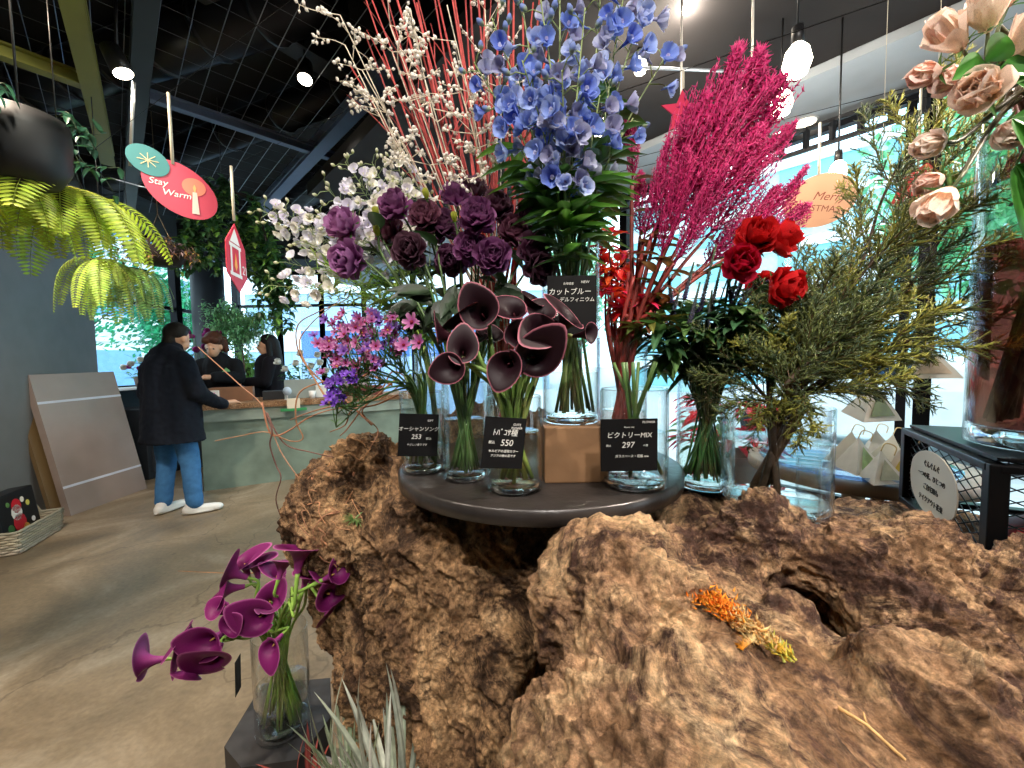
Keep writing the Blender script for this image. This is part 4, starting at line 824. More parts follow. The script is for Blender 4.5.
# ---- red roses and dark greens with veronica
RM = [rose_mesh(R, srgb('b8101c'), srgb('e03030'), ROSE + ((6, .5, .5, 10, .5, -.08),), .1), rose_mesh(R, srgb('a80c28'), srgb('d8264a'), ROSE, .1)]
for px, py, Y, r_, u_, t_, k, w_ in ((752, 243, .72, -.1, .4, .9, 0, 'uppermost, under the plumes'), (772, 246, .73, .5, .4, .6, 0, 'outer, beside the uppermost'), (774, 288, .70, .4, -.1, .8, 0, 'lowest, beside the juniper'), (737, 265, .71, -.2, 0, 1, 1, 'crimson-pink, before the others'), (758, 290, .86, 0, 0, 1, 0, 'shaded, behind the veronica spikes')):
    bloom('red_rose', 'deep red rose, ' + w_, 'flower', 'veronica', P(px, py, Y), D(r_, u_, t_), .074, RM[k], M_petal, 'red roses', R, G_dark, 3, srgb('2c4a2a'), .06)
def vspike(R):
    g = MB(); g.tube([(0, 0, 0), (.01, 0, .5), (0, 0, 1)], (.035, .008), srgb('4a5a3a'), 6)
    for k in range(170):
        f = k / 170; a = k * 2.4; r = .055 * (1 - f) + .012; c = srgb('3a2a66') if R.random() < .5 else srgb('56467a'); c = lerp(c, srgb('5f7048'), f)
        d = Vector((cos(a), sin(a), .5)).normalized(); p = Vector((0, 0, f)) + d * r * .5; x = d.orthogonal().normalized() * .016; y = d.cross(x)
        g.add([p + x, p + y, p - x - y, p + d * (r * .8 + .01)], [(0, 1, 3), (1, 2, 3), (2, 0, 3)], c)
    return g.mesh('spike')
VM = vspike(R)
for i, (px, py, qx, qy, Y) in enumerate(((716, 245, 698, 318, .78), (694, 262, 684, 300, .78), (722, 262, 706, 330, .77), (748, 262, 735, 300, .80), (766, 278, 742, 296, .79), (735, 330, 730, 290, .76), (700, 282, 688, 330, .76), (752, 288, 738, 305, .78), (668, 268, 672, 305, .80), (680, 288, 672, 318, .78), (782, 290, 765, 282, .8), (712, 290, 706, 340, .75))):
    a, c = P(px, py, Y), P(qx, qy, Y); pts = stem_pts('veronica', c, (a - c).normalized(), R); t = thing('veronica', 'thin dark violet veronica spike ' + ['tallest, upright under the plumes', 'slim, nearer the scarlet leaves', 'thick, middle of the group', 'leaning towards the red roses', 'bent over below the lowest red rose', 'short, pointing down', 'short, by the celosia stems', 'low, in front of the red roses', 'small, nearest the celosia vase', 'small, behind the slim one', 'curving under the red roses', 'low, in the centre leaves'][i], 'flower', pts[0], 'veronica spikes')
    g = MB(); g.tube(pts, (.0018, .0014), G_dark, 5); part('stem', g, M_stem, t); L = (a - c).length; part('flower_spike', VM, M_petal, t, loc=c, rot=aim(a - c), scale=(.09, .09, L))
for i in range(38):
    hd = P(R.uniform(648, 772), R.uniform(305, 375), R.uniform(.74, .92)); pts = stem_pts('veronica', hd, D(R.uniform(-.6, .6), .6, .3), R); t = thing('dark_greenery', 'leafy dark green stem crowded above the vase beyond the board', 'foliage', pts[0], 'dark leafy stems'); g = MB(); g.tube(pts, (.0024, .0016), jit(G_mid, .2, R), 5); part('stem', g, M_stem, t)
    for q in range(11):
        p = pts[R.randint(16, len(pts) - 1)]; a = R.uniform(0, 6.28); g = MB(); leaf(g, p, (cos(a), sin(a) - .2, R.uniform(-.4, .8)), (0, 0, 1), R.uniform(.055, .1), .022, jit(srgb('3c5e3c') if q % 3 else srgb('5a8044'), .3, R), .35, n=5); part('leaf', g, M_leaf, t)
# ---- purple wax flowers
g = MB()
def star(R, c, e, m_):
    g = MB()
    for i in range(6): petal(g, .5, .26, radians(18), 2 * pi * i / 6, c, e, .3, .05, R, 3, .03)
    g.ball((0, 0, .06), (.11, .11, .09), m_, 6); g.tube([(0, 0, -.35), (0, 0, 0)], [.04, .09], srgb('6f8a45'), 4); return g.mesh('floret')
XF = [star(R, srgb(c), srgb(e), srgb(m_)) for c, e, m_ in (('8e2f78', 'c890c0', '6a1830'), ('a8488c', 'd8a0c8', '8a2038'), ('6a3a9a', 'a080d0', '4a1860'), ('943068', 'c07aa8', 'c8a040'))]
XF2 = [star(R, srgb('6a34b0'), srgb('9a70dc'), srgb('482080'))]
def wax(label, cx, cy, rx, ry, Y, n, fm, size, key='wax', group='sprays of small mauve star flowers'):
    c = P(cx, cy, Y); b, m = inside(key, c, R); low = c - Vector((0, 0, .05)); pts = curve([b, m, m.lerp(low, .6) + Vector((0, 0, .02)), low], 8); t = thing('wax_flower_spray', label, 'flower', b, group); s = MB(); s.tube(pts, (.0022, .0014), G_mid, 5); fol = MB()
    for k in range(n):
        e = P(cx + R.gauss(0, .5) * rx, cy + R.gauss(0, .5) * ry, Y + R.uniform(-.035, .035)); p = pts[R.randint(len(pts) - 10, len(pts) - 1)]; mid = p.lerp(e, .6) + Vector((0, 0, -.008)); cc = curve([p, mid, e], 3); s.tube(cc, (.001, .0008), G_mid, 4)
        part('floret', fm[R.randrange(len(fm))], M_petal, t, loc=e, rot=aim((D(R.uniform(-.6, .5), R.uniform(-.1, .9), R.uniform(.4, 1.2)))), scale=size * R.uniform(.85, 1.2))
        for q in range(3): leaf(fol, cc[R.randint(1, 5)], (R.uniform(-1, 1), R.uniform(-1, 1), .5), (0, 0, 1), .022, .003, G_mid, .2, n=2)
    part('stem', s, M_stem, t); part('leaves', fol, M_leaf, t)['kind'] = 'stuff'
for cx, cy, rx, ry, Y, n_, w_ in ((345, 325, 22, 14, .70, 16, 'uppermost, below the mauve lisianthus'), (368, 318, 18, 10, .72, 12, 'upper, beside the fine leaves'), (332, 345, 16, 16, .68, 15, 'outermost'), (355, 345, 20, 14, .66, 16, 'middle front'), (378, 338, 16, 16, .69, 14, 'inner, nearer the vase'), (392, 330, 14, 12, .72, 10, 'innermost dark cluster'), (340, 362, 16, 14, .67, 14, 'lower outer'), (365, 365, 18, 12, .68, 12, 'lower middle'), (395, 350, 10, 12, .72, 7, 'lower inner')): wax('spray of small mauve star flowers, ' + w_, cx, cy, rx, ry, Y, n_, XF, .02)
for cx, cy, w_ in ((352, 378, 'upper violet tuft'), (336, 384, 'outer violet tuft'), (335, 398, 'lowest violet tuft')): wax('spray of small bright violet flowers, ' + w_, cx, cy, 9, 6, .67, 12, XF2, .017)
for px, py in ((413, 323), (419, 342), (404, 345)): wax('single pale pink star flower held apart, ' + {323: 'upper', 342: 'lower', 345: 'inner'}[py], px, py, 1, 1, .66, 2, [XF[1]], .028)
# plain stems that fill the vases
def fill(key, n, col, r, label, top=1.25, spread=1.3):
    v = VASES[key]
    for i in range(n):
        a = R.uniform(0, 6.28); q = (v['r'] - .009) * sqrt(R.random()); f = R.random() * .9; a2 = a + pi + R.uniform(-.9, .9)
        p0 = Vector((v['x'] + cos(a) * q, v['y'] + sin(a) * q, v['z'] + v['b'] + .006)); p1 = Vector((v['x'] + cos(a2) * (v['r'] - .008) * f, v['y'] + sin(a2) * (v['r'] - .008) * f, v['z'] + v['h'])); p2 = p0 + (p1 - p0) * top
        g = MB(); g.tube([p0, p0.lerp(p1, .5), p1, p2], (r, r * .85), jit(col, .25, R), 6); solo('cut_stalk', g, M_stem, label, 'stem', label.split(' in ')[-1] + ' stems')
fill('lisi', 26, srgb('5f7f45'), .0017, 'thin green cut stem among many in the packed vase')
fill('calla', 10, srgb('8a9a50'), .0035, 'pale green calla stem in the front vase')
fill('wax', 9, srgb('5c7a3c'), .003, 'green stem in the vase by the stump edge')
fill('mix', 8, srgb('56743c'), .0034, 'leaning green stem in the short vase', 1.3)
fill('delph', 12, srgb('6f8f4c'), .0032, 'green stem in the tall vase', 1.1)
fill('veronica', 24, srgb('4f8048'), .0022, 'slender green stem in the vase beyond the board')
fill('floor', 20, srgb('86a94c'), .0035, 'pale green calla stem in the floor vase')
# ---- juniper
def twig_mesh(R, n=26, L=1.0, c='46583a', c2='7c8646'):
    g = MB(); ax = curve([(0, 0, 0), (.04, .02, L * .4), (-.02, -.02, L * .75), (.03, 0, L)], 5); g.tube(ax, (.009, .004), srgb('6a5238'), 4)
    for k in range(n):
        f = .12 + .86 * k / n; i = min(len(ax) - 2, int(f * (len(ax) - 1))); p = ax[i].lerp(ax[i + 1], f * (len(ax) - 1) - i); a = k * 2.4; ln_ = .30 * (1.1 - f) * R.uniform(.7, 1.2) + .07
        d = Vector((cos(a) * .62, sin(a) * .62, .8)).normalized(); e = p + d * ln_; col = lerp(srgb(c), srgb(c2), R.random() ** 1.6); mid = p.lerp(e, .5) + Vector((R.uniform(-.02, .02), R.uniform(-.02, .02), .02)); g.tube([p, mid, e], (.008, .005), col, 3, cap=False)
        for q in range(11):
            t = (q + .6) / 11; s = (p.lerp(mid, t * 2) if t < .5 else mid.lerp(e, t * 2 - 1)); dd = (d + Vector((R.gauss(0, .7), R.gauss(0, .7), R.gauss(.1, .5)))).normalized(); h = .06 * R.uniform(.7, 1.3); x = dd.orthogonal().normalized() * .0065; y = dd.cross(x)
            g.add([s + x, s + y, s - x - y, s + dd * h], [(0, 1, 3), (1, 2, 3), (2, 0, 3)], jit(col, .25, R))
    return g.mesh('sprig')
JM = [twig_mesh(R), twig_mesh(R, 22), twig_mesh(R, 28, c='6f7a3a', c2='b0ac4a')]
def juniper(label, pts, Y, yel, n=13, key='juniper', span=.62):
    w = [P(px, py, Y + dy) for px, py, dy in pts]; b, m = inside(key, w[-1], R, .6); c = curve([b, m] + w, 6); t = thing('juniper_branch', label, 'branch', b, 'juniper branches'); g = MB(); g.tube(c, (.006, .0015), srgb('4e3c2c'), 7); part('branch', g, M_twig, t)
    N = len(c); i0 = 9
    for k in range(n):
        i = min(N - 2, int(i0 + (N - i0 - 1) * k / (n - 1))); p = c[i]; ax = (c[i + 1] - c[i]).normalized(); a = k * 2.4; u = ax.orthogonal().normalized(); v_ = ax.cross(u); d = (ax * .9 + (u * cos(a) + v_ * sin(a)) * (.75 if k < n - 1 else .0)).normalized()
        me = JM[2] if R.random() < yel else JM[R.randrange(2)]; part('sprig', me, M_leaf, t, loc=p, rot=aim(d, R.uniform(0, 6)), scale=R.uniform(.09, .15) * (1.15 if yel > .25 else 1))
    return t
jb = [([(768, 380, .0), (765, 350, 0), (760, 335, 0)], .76, .05, 'short and low beside the dark leaves'), ([(785, 360, .0), (792, 330, .0), (794, 302, 0)], .78, .1, 'upright with grey-green tips'), ([(790, 370, .0), (835, 325, 0), (852, 290, .02)], .76, .15, 'upright, middle of the fan'),
      ([(800, 370, 0), (855, 280, 0), (880, 205, .03), (898, 165, .03)], .76, .3, 'tall, leaning towards the pinkish roses'), ([(805, 375, 0), (880, 290, 0), (925, 200, 0), (940, 140, 0)], .74, .75, 'tallest yellow-green one behind the peach roses'), ([(810, 380, 0), (890, 310, 0), (940, 240, 0), (955, 200, 0)], .78, .8, 'yellow-green, beside the tall wide vase'),
      ([(800, 385, 0), (860, 330, 0), (915, 280, 0)], .72, .5, 'middle outer'), ([(800, 395, -.02), (860, 360, -.03), (925, 335, -.03), (948, 325, 0)], .74, .6, 'low outer, above the paper packets'), ([(785, 375, 0), (790, 340, 0), (795, 315, 0)], .72, .05, 'low front'), ([(790, 380, -.03), (820, 350, -.04), (842, 322, -.04)], .72, .1, 'front, thick and dark'),
      ([(785, 390, -.05), (800, 370, -.06), (822, 350, -.06)], .72, .05, 'lowest front, hanging over the rim'), ([(768, 400, 0), (755, 385, 0), (745, 375, 0)], .74, .0, 'lowest, beside the green stems vase'), ([(800, 360, .03), (848, 315, .04), (876, 262, .05)], .80, .4, 'back of the fan'), ([(812, 392, 0), (845, 375, 0), (880, 368, 0)], .74, .2, 'spreading sideways just over the rim'), ([(795, 350, 0), (850, 290, 0), (880, 250, 0)], .7, .3, 'front of the fan, mid height')]
for pts, Y, yl, w_ in jb: juniper('feathery juniper branch, ' + w_, pts, Y, yl, n=17 if yl > .2 else 15)
PROSE = ((3, .5, .36, 88, .3, .0), (4, .6, .46, 82, .4, .0), (5, .66, .54, 74, .5, .0), (5, .64, .56, 58, .55, -.02), (4, .56, .5, 36, .55, -.04))
# ---- peach roses over the tall wide vase
PE = [rose_mesh(R, srgb(c), srgb(e), PROSE, .07) for c, e in (('fadcc2', 'fff0e4'), ('f8d0bc', 'fde6da'), ('f8e2d0', 'fff4ea'))]
pr = [(962, 48, .60, -.7, .5, .3, .075, 'upper outer, pointing at the ceiling'), (938, 72, .60, -.8, -.2, .4, .06, 'outermost, half open'), (988, 30, .58, -.3, .7, .6, .08, 'high, near the frame top'), (985, 95, .56, -.5, -.1, .9, .09, 'large, above the green leaf'), (960, 78, .62, -.7, -.2, .6, .07, 'shaded, between the outermost and large ones'), (943, 142, .58, -.8, -.2, .5, .06, 'drooping at the side, above another'), (950, 190, .56, -.6, -.6, .5, .075, 'lowest drooping one'),
      (942, 178, .6, -.8, -.3, .3, .055, 'small, behind the lowest'), (1003, 128, .62, -.2, -.3, .8, .065, 'pale, under the large one'), (1012, 62, .56, 0, .3, 1, .09, 'pink-tinged, at the picture edge'), (1008, 5, .6, 0, .8, .5, .08, 'topmost, pinkish'), (1030, 30, .56, .2, .5, .9, .08, 'at the edge, partly out of the picture'), (985, -20, .62, -.2, .9, .4, .08, 'above the picture top')]
for i, (px, py, Y, r_, u_, t_, s_, w_) in enumerate(pr):
    hd = P(px, py, Y); d = D(r_, u_, t_ * .35); b, m = inside('peach', hd, R, .8); root = P(1050 + R.uniform(-10, 10), 190 + R.uniform(-50, 20), .60); t = thing('peach_rose', 'peach rose, ' + w_, 'flower', b, 'peach roses over the tall vase')
    pts = curve([b, m, m.lerp(hd, .4) + Vector((0, 0, .03)), hd - d * .04, hd], 7); g = MB(); g.tube(pts, (.005, .0022), [srgb('5c2a20'), srgb('4a5a34')], 6); part('stem', g, M_stem, t)
    part('petals', PE[i % 3], M_petal, t, loc=hd, rot=aim(d, R.uniform(0, 6)), scale=(s_ * .85, s_ * .85, s_ * 1.25)); part('calyx', SEP, M_leaf, t, loc=hd - d * .003, rot=aim(d), scale=s_ * .8)
for px, py, dx, dz, L_ in ((1012, 118, .2, -.6, .09), (1016, 165, .1, -1, .10), (985, 62, -.6, -.3, .06), (998, 70, .4, -.4, .06), (1016, 140, .5, .2, .08)):
    hd = P(px, py, .55); b, m = inside('peach', hd, R); t = thing('rose_leaf_stem', 'stem with bright green rose leaves beside the peach roses', 'foliage', b, 'rose leaf stems'); g = MB(); g.tube(curve([b, m, hd], 6), (.003, .0014), G_mid, 5); part('stem', g, M_stem, t)
    for q in range(2): g = MB(); leaf(g, hd, D(dx + q * .5, dz + q * .3, .2), D(0, .3, 1), L_, L_ * .62, srgb('3a7028'), .15, n=7); part('leaf', g, M_leaf, t)
fill('peach', 22, srgb('5e2c22'), .006, 'thick reddish brown stem in the tall wide vase', 1.15)
# ---- curly willow twigs between stump and counter
for label, pts in (('curly brown willow twig looping in front of the counter', [(392, 385, .85), (360, 372, .95), (330, 380, 1.0), (300, 392, 1.0), (296, 420, 1.0), (303, 438, 1.0), (290, 441, 1.0), (266, 432, 1.0), (240, 436, 1.0), (215, 441, 1.0)]),
    ('dark wavy willow twig reaching down over the floor', [(265, 412, 1.02), (272, 430, 1.0), (270, 445, 1.0), (276, 465, 1.0), (281, 478, .98), (276, 500, .98), (284, 525, .98)]),
    ('long arching willow twig above the counter', [(372, 425, .9), (340, 395, .95), (312, 372, .98), (298, 350, 1.0), (298, 325, 1.0), (318, 312, 1.0), (345, 300, 1.0), (352, 285, 1.0)]),
    ('reddish twig crossing the wavy ones before the counter', [(262, 402, 1.02), (268, 428, 1.0), (275, 436, 1.0), (290, 430, 1.0), (308, 418, .98), (330, 410, .97), (362, 405, .9)]),
    ('short dark twig under the white block', [(267, 413, 1.05), (276, 432, 1.02), (288, 446, 1.0), (310, 452, .98), (336, 458, .96)]),
    ('second arching willow twig, straighter', [(330, 405, .95), (300, 350, 1.0), (310, 325, 1.02), (340, 300, 1.02)]),
    ('pale willow twig crossing the counter front', [(352, 402, .9), (325, 408, .95), (305, 414, .98), (290, 420, 1.0)]),
    ('tangled pale twig on the stump lobe', [(398, 395, .85), (375, 405, .88), (352, 410, .9), (345, 425, .93), (330, 432, .95)]),
    ('tangled twig hooking over the stump beside the vase', [(395, 380, .85), (378, 395, .86), (362, 412, .9), (378, 430, .93), (370, 448, .9)]),
    ('thin twig dropping from the mauve flowers to the stump', [(370, 372, .8), (350, 388, .84), (362, 405, .88), (348, 428, .92), (340, 436, .95)]),
    ('forked thin twig under the violet tufts', [(360, 385, .82), (380, 390, .84), (392, 372, .84), (405, 380, .84), (380, 400, .86)]),
    ('straight bamboo-coloured stick leaning across to the counter', [(198, 347, 1.3), (240, 385, 1.15), (262, 406, 1.1), (280, 450, 1.04), (300, 480, .95)]),
    ('thin straw stem stretching over the floor', [(262, 573, 1.5), (225, 573, 1.55), (178, 571, 1.6)])):
    g = MB(); pp = curve([P(*q) for q in pts], 6); g.tube(pp, (.0024 if 'stick' not in label else .0017, .0011), jit(srgb('9a6a4a') if 'dark' not in label else srgb('5a3a30'), .2), 6); solo('willow_twig', g, M_twig, label, 'twig', 'willow twigs')
for k in range(26):   # fine rootlets lying on the stump lobe
    h = cast(R.uniform(290, 380), R.uniform(440, 560))
    if h is None: continue
    p = h[0] + h[1] * .003; pts = [p]
    for q in range(3): pts.append(pts[-1] + Vector((R.uniform(-.03, .03), R.uniform(-.02, .01), R.uniform(-.03, .02))))
    pts = [(lambda r_: (r_[0] + r_[1] * .003) if r_[0] is not None else v_)(SV.find_nearest(v_)) for v_ in pts]
    g = MB(); g.tube(curve(pts, 5), (.0014, .0008), jit(srgb('a87a56'), .25, R), 5); solo('rootlet', g, M_twig, 'fine curly rootlet clinging to the stump lobe', 'rootlet', 'rootlets on the stump')
# little green sprout on the stump
h = cast(355, 520); p = h[0]; g = MB()
for k in range(22): a = R.uniform(0, 6.28); leaf(g, p, (cos(a), sin(a) - .6, R.uniform(.1, 1.1)), (0, 0, 1), R.uniform(.018, .035), .004, jit(srgb('5f7d44'), .25, R), .4, n=3)
solo('air_plant', g, M_leaf, 'tiny tufted green air plant growing on the stump side', 'plant')
# orange dried flower and straw on the burl
a, b = cast(700, 603, BV)[0], cast(790, 668, BV)[0]
t = thing('fallen_celosia', 'fallen orange and yellow celosia head lying on the burl', 'flower', b + Vector((0, 0, .006)))
g = MB(); n_ = 7; ax = curve([(cast(700 + 90 * i / 3, 603 + 65 * i / 3, BV)[0] + Vector((0, 0, .008))) for i in range(4)], 10)
g.tube(ax, (.0016, .0026), [srgb('e8902c'), srgb('a8b050')], 6); part('stem', g, M_stem, t, label='yellow-green stem end')
g = MB()
for k in range(900):
    f = R.random(); i = min(len(ax) - 2, int(f * (len(ax) - 1))); p = ax[i]; wd_ = .017 * (1.1 - .55 * abs(f - .2) * 1.6); d = Vector((R.gauss(0, 1), R.gauss(0, 1), abs(R.gauss(.4, .5)))).normalized(); back = (ax[0] - ax[-1]).normalized(); d = (d * .8 + back * .7).normalized()
    col = lerp(srgb('f07818'), srgb('f4b040'), R.random()) if f < .45 else lerp(srgb('f0b060'), srgb('d8c890'), R.random())
    if f > .82: col = lerp(srgb('b8c060'), srgb('f0c040'), R.random())
    s = p + Vector((R.gauss(0, 1), R.gauss(0, 1), abs(R.gauss(0, .8)))) * wd_ * .45; x = d.orthogonal().normalized() * .0013; y = d.cross(x); g.add([s + x, s + y, s - x - y, s + d * R.uniform(.005, .011)], [(0, 1, 3), (1, 2, 3), (2, 0, 3)], jit(col, .12, R))
for k in range(120):
    f = R.random(); s = ax[-12].lerp(cast(742, 655, BV)[0] + Vector((0, 0, .006)), f); d = (D(-1, .2, .2) + Vector((R.gauss(0, .6), R.gauss(0, .6), R.gauss(.3, .4)))).normalized(); x = d.orthogonal().normalized() * .0013; y = d.cross(x); g.add([s + x, s + y, s - x - y, s + d * R.uniform(.004, .009)], [(0, 1, 3), (1, 2, 3), (2, 0, 3)], jit(lerp(srgb('d8d0a0'), srgb('f0a020'), f), .12, R))
part('plume', g, M_petal, t)
a, b = cast(838, 712, BV)[0] + Vector((0, 0, .004)), cast(905, 765, BV)[0] + Vector((0, 0, .004)); g = MB(); g.tube([a, a.lerp(b, .45) + Vector((0, 0, .004)), b], (.0016, .0013), srgb('c9a066'), 7); g.tube([a.lerp(b, .45) + Vector((0, 0, .004)), a.lerp(b, .42) + Vector((.002, .004, .010))], (.001, .0005), srgb('c9a066'), 5); solo('straw_stalk', g, M_twig, 'dry straw-coloured stalk lying on the burl near the corner', 'stalk')
# ---- silvery plants at the foot of the stump
M_pot = mat('pot_grey', srgb('8a8480'), .7, noise_s=20, noise_a=.15)
for k, (px, Y, w_, c_, n_) in enumerate(((332, .86, 'silver-green leafy pot plant at the foot of the stump', '8f9c84', 44), (380, .70, 'grey toothed-leaf pot plant against the stump', 'a0a898', 40), (290, 1.0, 'small reddish-leaved pot plant beside the floor vase', '8a4038', 10))):
    x = (px - 512) / F_PX * Y; zt = (.36, .47, .20)[k]; t = thing('potted_plant', w_, 'plant', (x, Y, 0)); y0 = Y; g = MB(); g.lathe([(0, 0), (.05, 0), (.068, zt), (.072, zt), (.072, zt + .012), (.064, zt + .012), (.062, zt - .01), (0, zt - .01)], (1, 1, 1), 28, c=(x, y0, 0)); part('pot', g, M_pot, t)
    for q in range(n_):
        a = R.uniform(0, 6.28); up = R.uniform(.5, 2.2) ; L_ = R.uniform(.14, .28) * (.55 if k == 2 else 1); g = MB(); p = Vector((x + cos(a) * .02, y0 + sin(a) * .02, zt))
        d = Vector((cos(a) * .6, sin(a) * .6, up)).normalized()
        pass
        leaf(g, p, d, Vector((cos(a), sin(a), -.3)) * -1, L_, .010 if k != 1 else .014, jit(srgb(c_), .2, R), R.uniform(-.45, .3), n=9)
        part('leaf', g, M_leaf, t)
g = MB(); g.lathe([(0, 0), (.14, 0), (.17, .24), (.175, .24), (.175, .25), (.165, .25), (.16, .24), (.13, .02), (0, .02)], (1, 1, 1), 36, c=(-.60, 1.62, 0)); solo('grey_bucket', g, M_pot, 'low grey tub on the floor between the vase and stump', 'tub')
card('blank black card clipped to the floor vase side', P(238, 675, 1.2), .05, .105, (-.93, -.3, 0), .1, [])
# ================================================================== beside the board: crate, packets
wire = srgb('121214')
cn = Vector((.72, .58)); ca = Vector((.493, .87)); cp = Vector((.87, -.493)); CZ0, CZ1 = 1.0, 1.168
t = thing('mesh_crate', 'black expanded-metal crate carrying the very tall wide vase', 'crate', (.80, .62, CZ0))
def cq(u, v): q = cn + ca * u + cp * v; return q
g = MB()
for u, v in ((0, 0), (.34, 0), (0, .34), (.34, .34)): q = cq(u, v); g.bar((q.x, q.y, CZ0), (q.x, q.y, CZ1), .022, .022, wire, up=(ca.x, ca.y, 0))
for z in (CZ0 + .008, CZ1 - .006):
    for a, b in (((0, 0), (.34, 0)), ((0, 0), (0, .34)), ((.34, 0), (.34, .34)), ((0, .34), (.34, .34))):
        a, b = cq(*a), cq(*b); g.bar((a.x, a.y, z), (b.x, b.y, z), .024, .012, wire)
part('frame', g, M_metal, t, smooth=False)
def expanded(p0, du, dv, nu, nv, name):
    g = MB()
    for i in range(nu):
        for j in range(nv):
            for s in (0, 1):
                a = p0 + du * (i / nu) + dv * ((j + .5) / nv); m = p0 + du * ((i + .5) / nu) + dv * ((j + s) / nv); b = p0 + du * ((i + 1) / nu) + dv * ((j + .5) / nv); g.tube([a, m, b], .0011, wire, 4, cap=False)
    part(name, g, M_metal, t)
V3 = lambda q, z: Vector((q.x, q.y, z))
expanded(V3(cq(0, 0), CZ0), V3(ca * .34, 0), Vector((0, 0, CZ1 - CZ0)), 8, 9, 'mesh_side'); expanded(V3(cq(0, 0), CZ0), V3(cp * .34, 0), Vector((0, 0, CZ1 - CZ0)), 8, 9, 'mesh_side')
expanded(V3(cq(0, 0), CZ1), V3(ca * .34, 0), V3(cp * .34, 0), 8, 16, 'mesh_top')
q = cq(.17, .17); g = MB(); g.bar((cq(0, .17).x, cq(0, .17).y, CZ1 + .006), (cq(.34, .17).x, cq(.34, .17).y, CZ1 + .006), .34, .006, wire, bev=.001); part('top_plate', g, M_metal, t, smooth=False)
g = MB(); n_ = V3(cp, 0) * -1; c_ = V3(cq(.165, -.016), 1.087); M = frame(c_, tuple(V3(ca, 0) * -1), tuple(n_)); g.prism([(.105 * cos(a_) * (1 if abs(cos(a_)) < .9 else .96), .062 * sin(a_)) for a_ in [2 * pi * k / 40 for k in range(40)]], -.001, .001, srgb('cfc8b8'), M)
t2 = thing('oval_sign', 'oval cream handwritten sign on the crate side', 'sign', c_); part('card_sheet', g, M_paint, t2, smooth=False)
M_ink = mat('dark_ink', srgb('2a2622'), .8)
for s, sz, y in (('ぐんぐんぐ', .014, .034), ('一つの花、ひとつの', .013, .012), ('ご自宅用も', .013, -.01), ('テイクアウト花束', .013, -.034)): text(s, sz, M @ Matrix.Translation((0, y - .004, .0015)), M_ink, parent=t2, align='CENTER')
g = MB(); q = cq(.12, .15); g.ball((q.x, q.y, 1.03), (.09, .09, .035), srgb('a01424'), 16); g.tube([(q.x - .02, q.y - .03, 1.05), (q.x - .02, q.y - .032, 1.10)], .002, srgb('201010'), 5); solo('red_ornament', g, M_paint, 'glossy red rounded ornament inside the black mesh crate', 'ornament')
# side table with paper packets
M_tab = mat('side_table_top', srgb('9a8a78'), .5, noise_s=8)
g = MB(); g.lathe([(0, .0), (.17, 0), (.17, .02), (.03, .04), (.03, .93), (.29, .95), (.30, .955), (.30, .985), (.29, .99), (0, .99)], (1, 1, 1), 48, c=(1.12, 1.28, 0)); solo('side_table', g, M_tab, 'round pale pedestal table beyond the burl holding the paper packets', 'table')
g = MB(); g.lathe([(0, .0), (.20, 0), (.235, .012), (.24, .022), (.232, .018), (.2, .008), (0, .008)], srgb('6f9fd8'), 56, c=(1.05, 1.22, .991)); solo('glass_plate', g, clear('blue_plate', (.6, .75, .95), 1.5, (.3, .5, .85)), 'round bluish glass plate under the paper packets', 'plate')
def packet(label, c, s, rz, tilt, inner, hang=None):
    t = thing('paper_packet', label, 'packet', c, 'tetrahedral paper packets'); M = Matrix.Translation(c) @ Matrix.Rotation(rz, 4, 'Z') @ Matrix.Rotation(tilt, 4, 'X')
    h = s * .8; v = [Vector((-s / 2, -s * .29, 0)), Vector((s / 2, -s * .29, 0)), Vector((0, s * .58, 0)), Vector((0, 0, h))]; g = MB()
    for a, b, d in ((0, 1, 3), (1, 2, 3), (2, 0, 3), (0, 2, 1)):
        N = 6; P3 = []; idx = {}
        for i in range(N + 1):
            for j in range(N + 1 - i): 
                p = v[a] * (1 - (i + j) / N) + v[b] * (i / N) + v[d] * (j / N); p = p * (1 + .015 * sin(i * 2.1 + j * 3.3)); idx[i, j] = len(P3); P3.append(tuple(p))
        F = [(idx[i, j], idx[i + 1, j], idx[i, j + 1]) for i in range(N) for j in range(N - i)] + [(idx[i + 1, j], idx[i + 1, j + 1], idx[i, j + 1]) for i in range(N - 1) for j in range(N - 1 - i)]
        g.add(P3, F, srgb('dcd8cc'), M)
    part('paper_shell', g, M_paper, t, smooth=False)
    g = MB(); cen = (v[0] + v[1] + v[3]) / 3 + Vector((0, -.0025, .0)); w = [cen + (q - cen) * .62 for q in (v[0], v[1], v[3])]; nn = (v[1] - v[0]).cross(v[3] - v[0]).normalized() * .0022; g.add([tuple(q + nn) for q in w], [(0, 1, 2)], inner, M); part('leaf_print', g, M_leaf, t, smooth=False)
    g = MB(); top = M @ v[3]
    if hang: g.tube([top, top + Vector((0, 0, hang))], .0008, srgb('d8d0b8'), 4)
    else: g.tube(curve([top, top + Vector((.012, 0, .02)), top + Vector((.03, -.01, .012)), top + Vector((.026, -.01, -.01))], 5), .0016, srgb('e0c890'), 5)
    part('string_loop', g, M_paint, t)
M_paper = mat('waxed_paper', None, .6, noise_s=12, noise_a=.1, translucent=.35)
gr, ye = srgb('8fa860'), srgb('d8c860')
z0 = 1.003
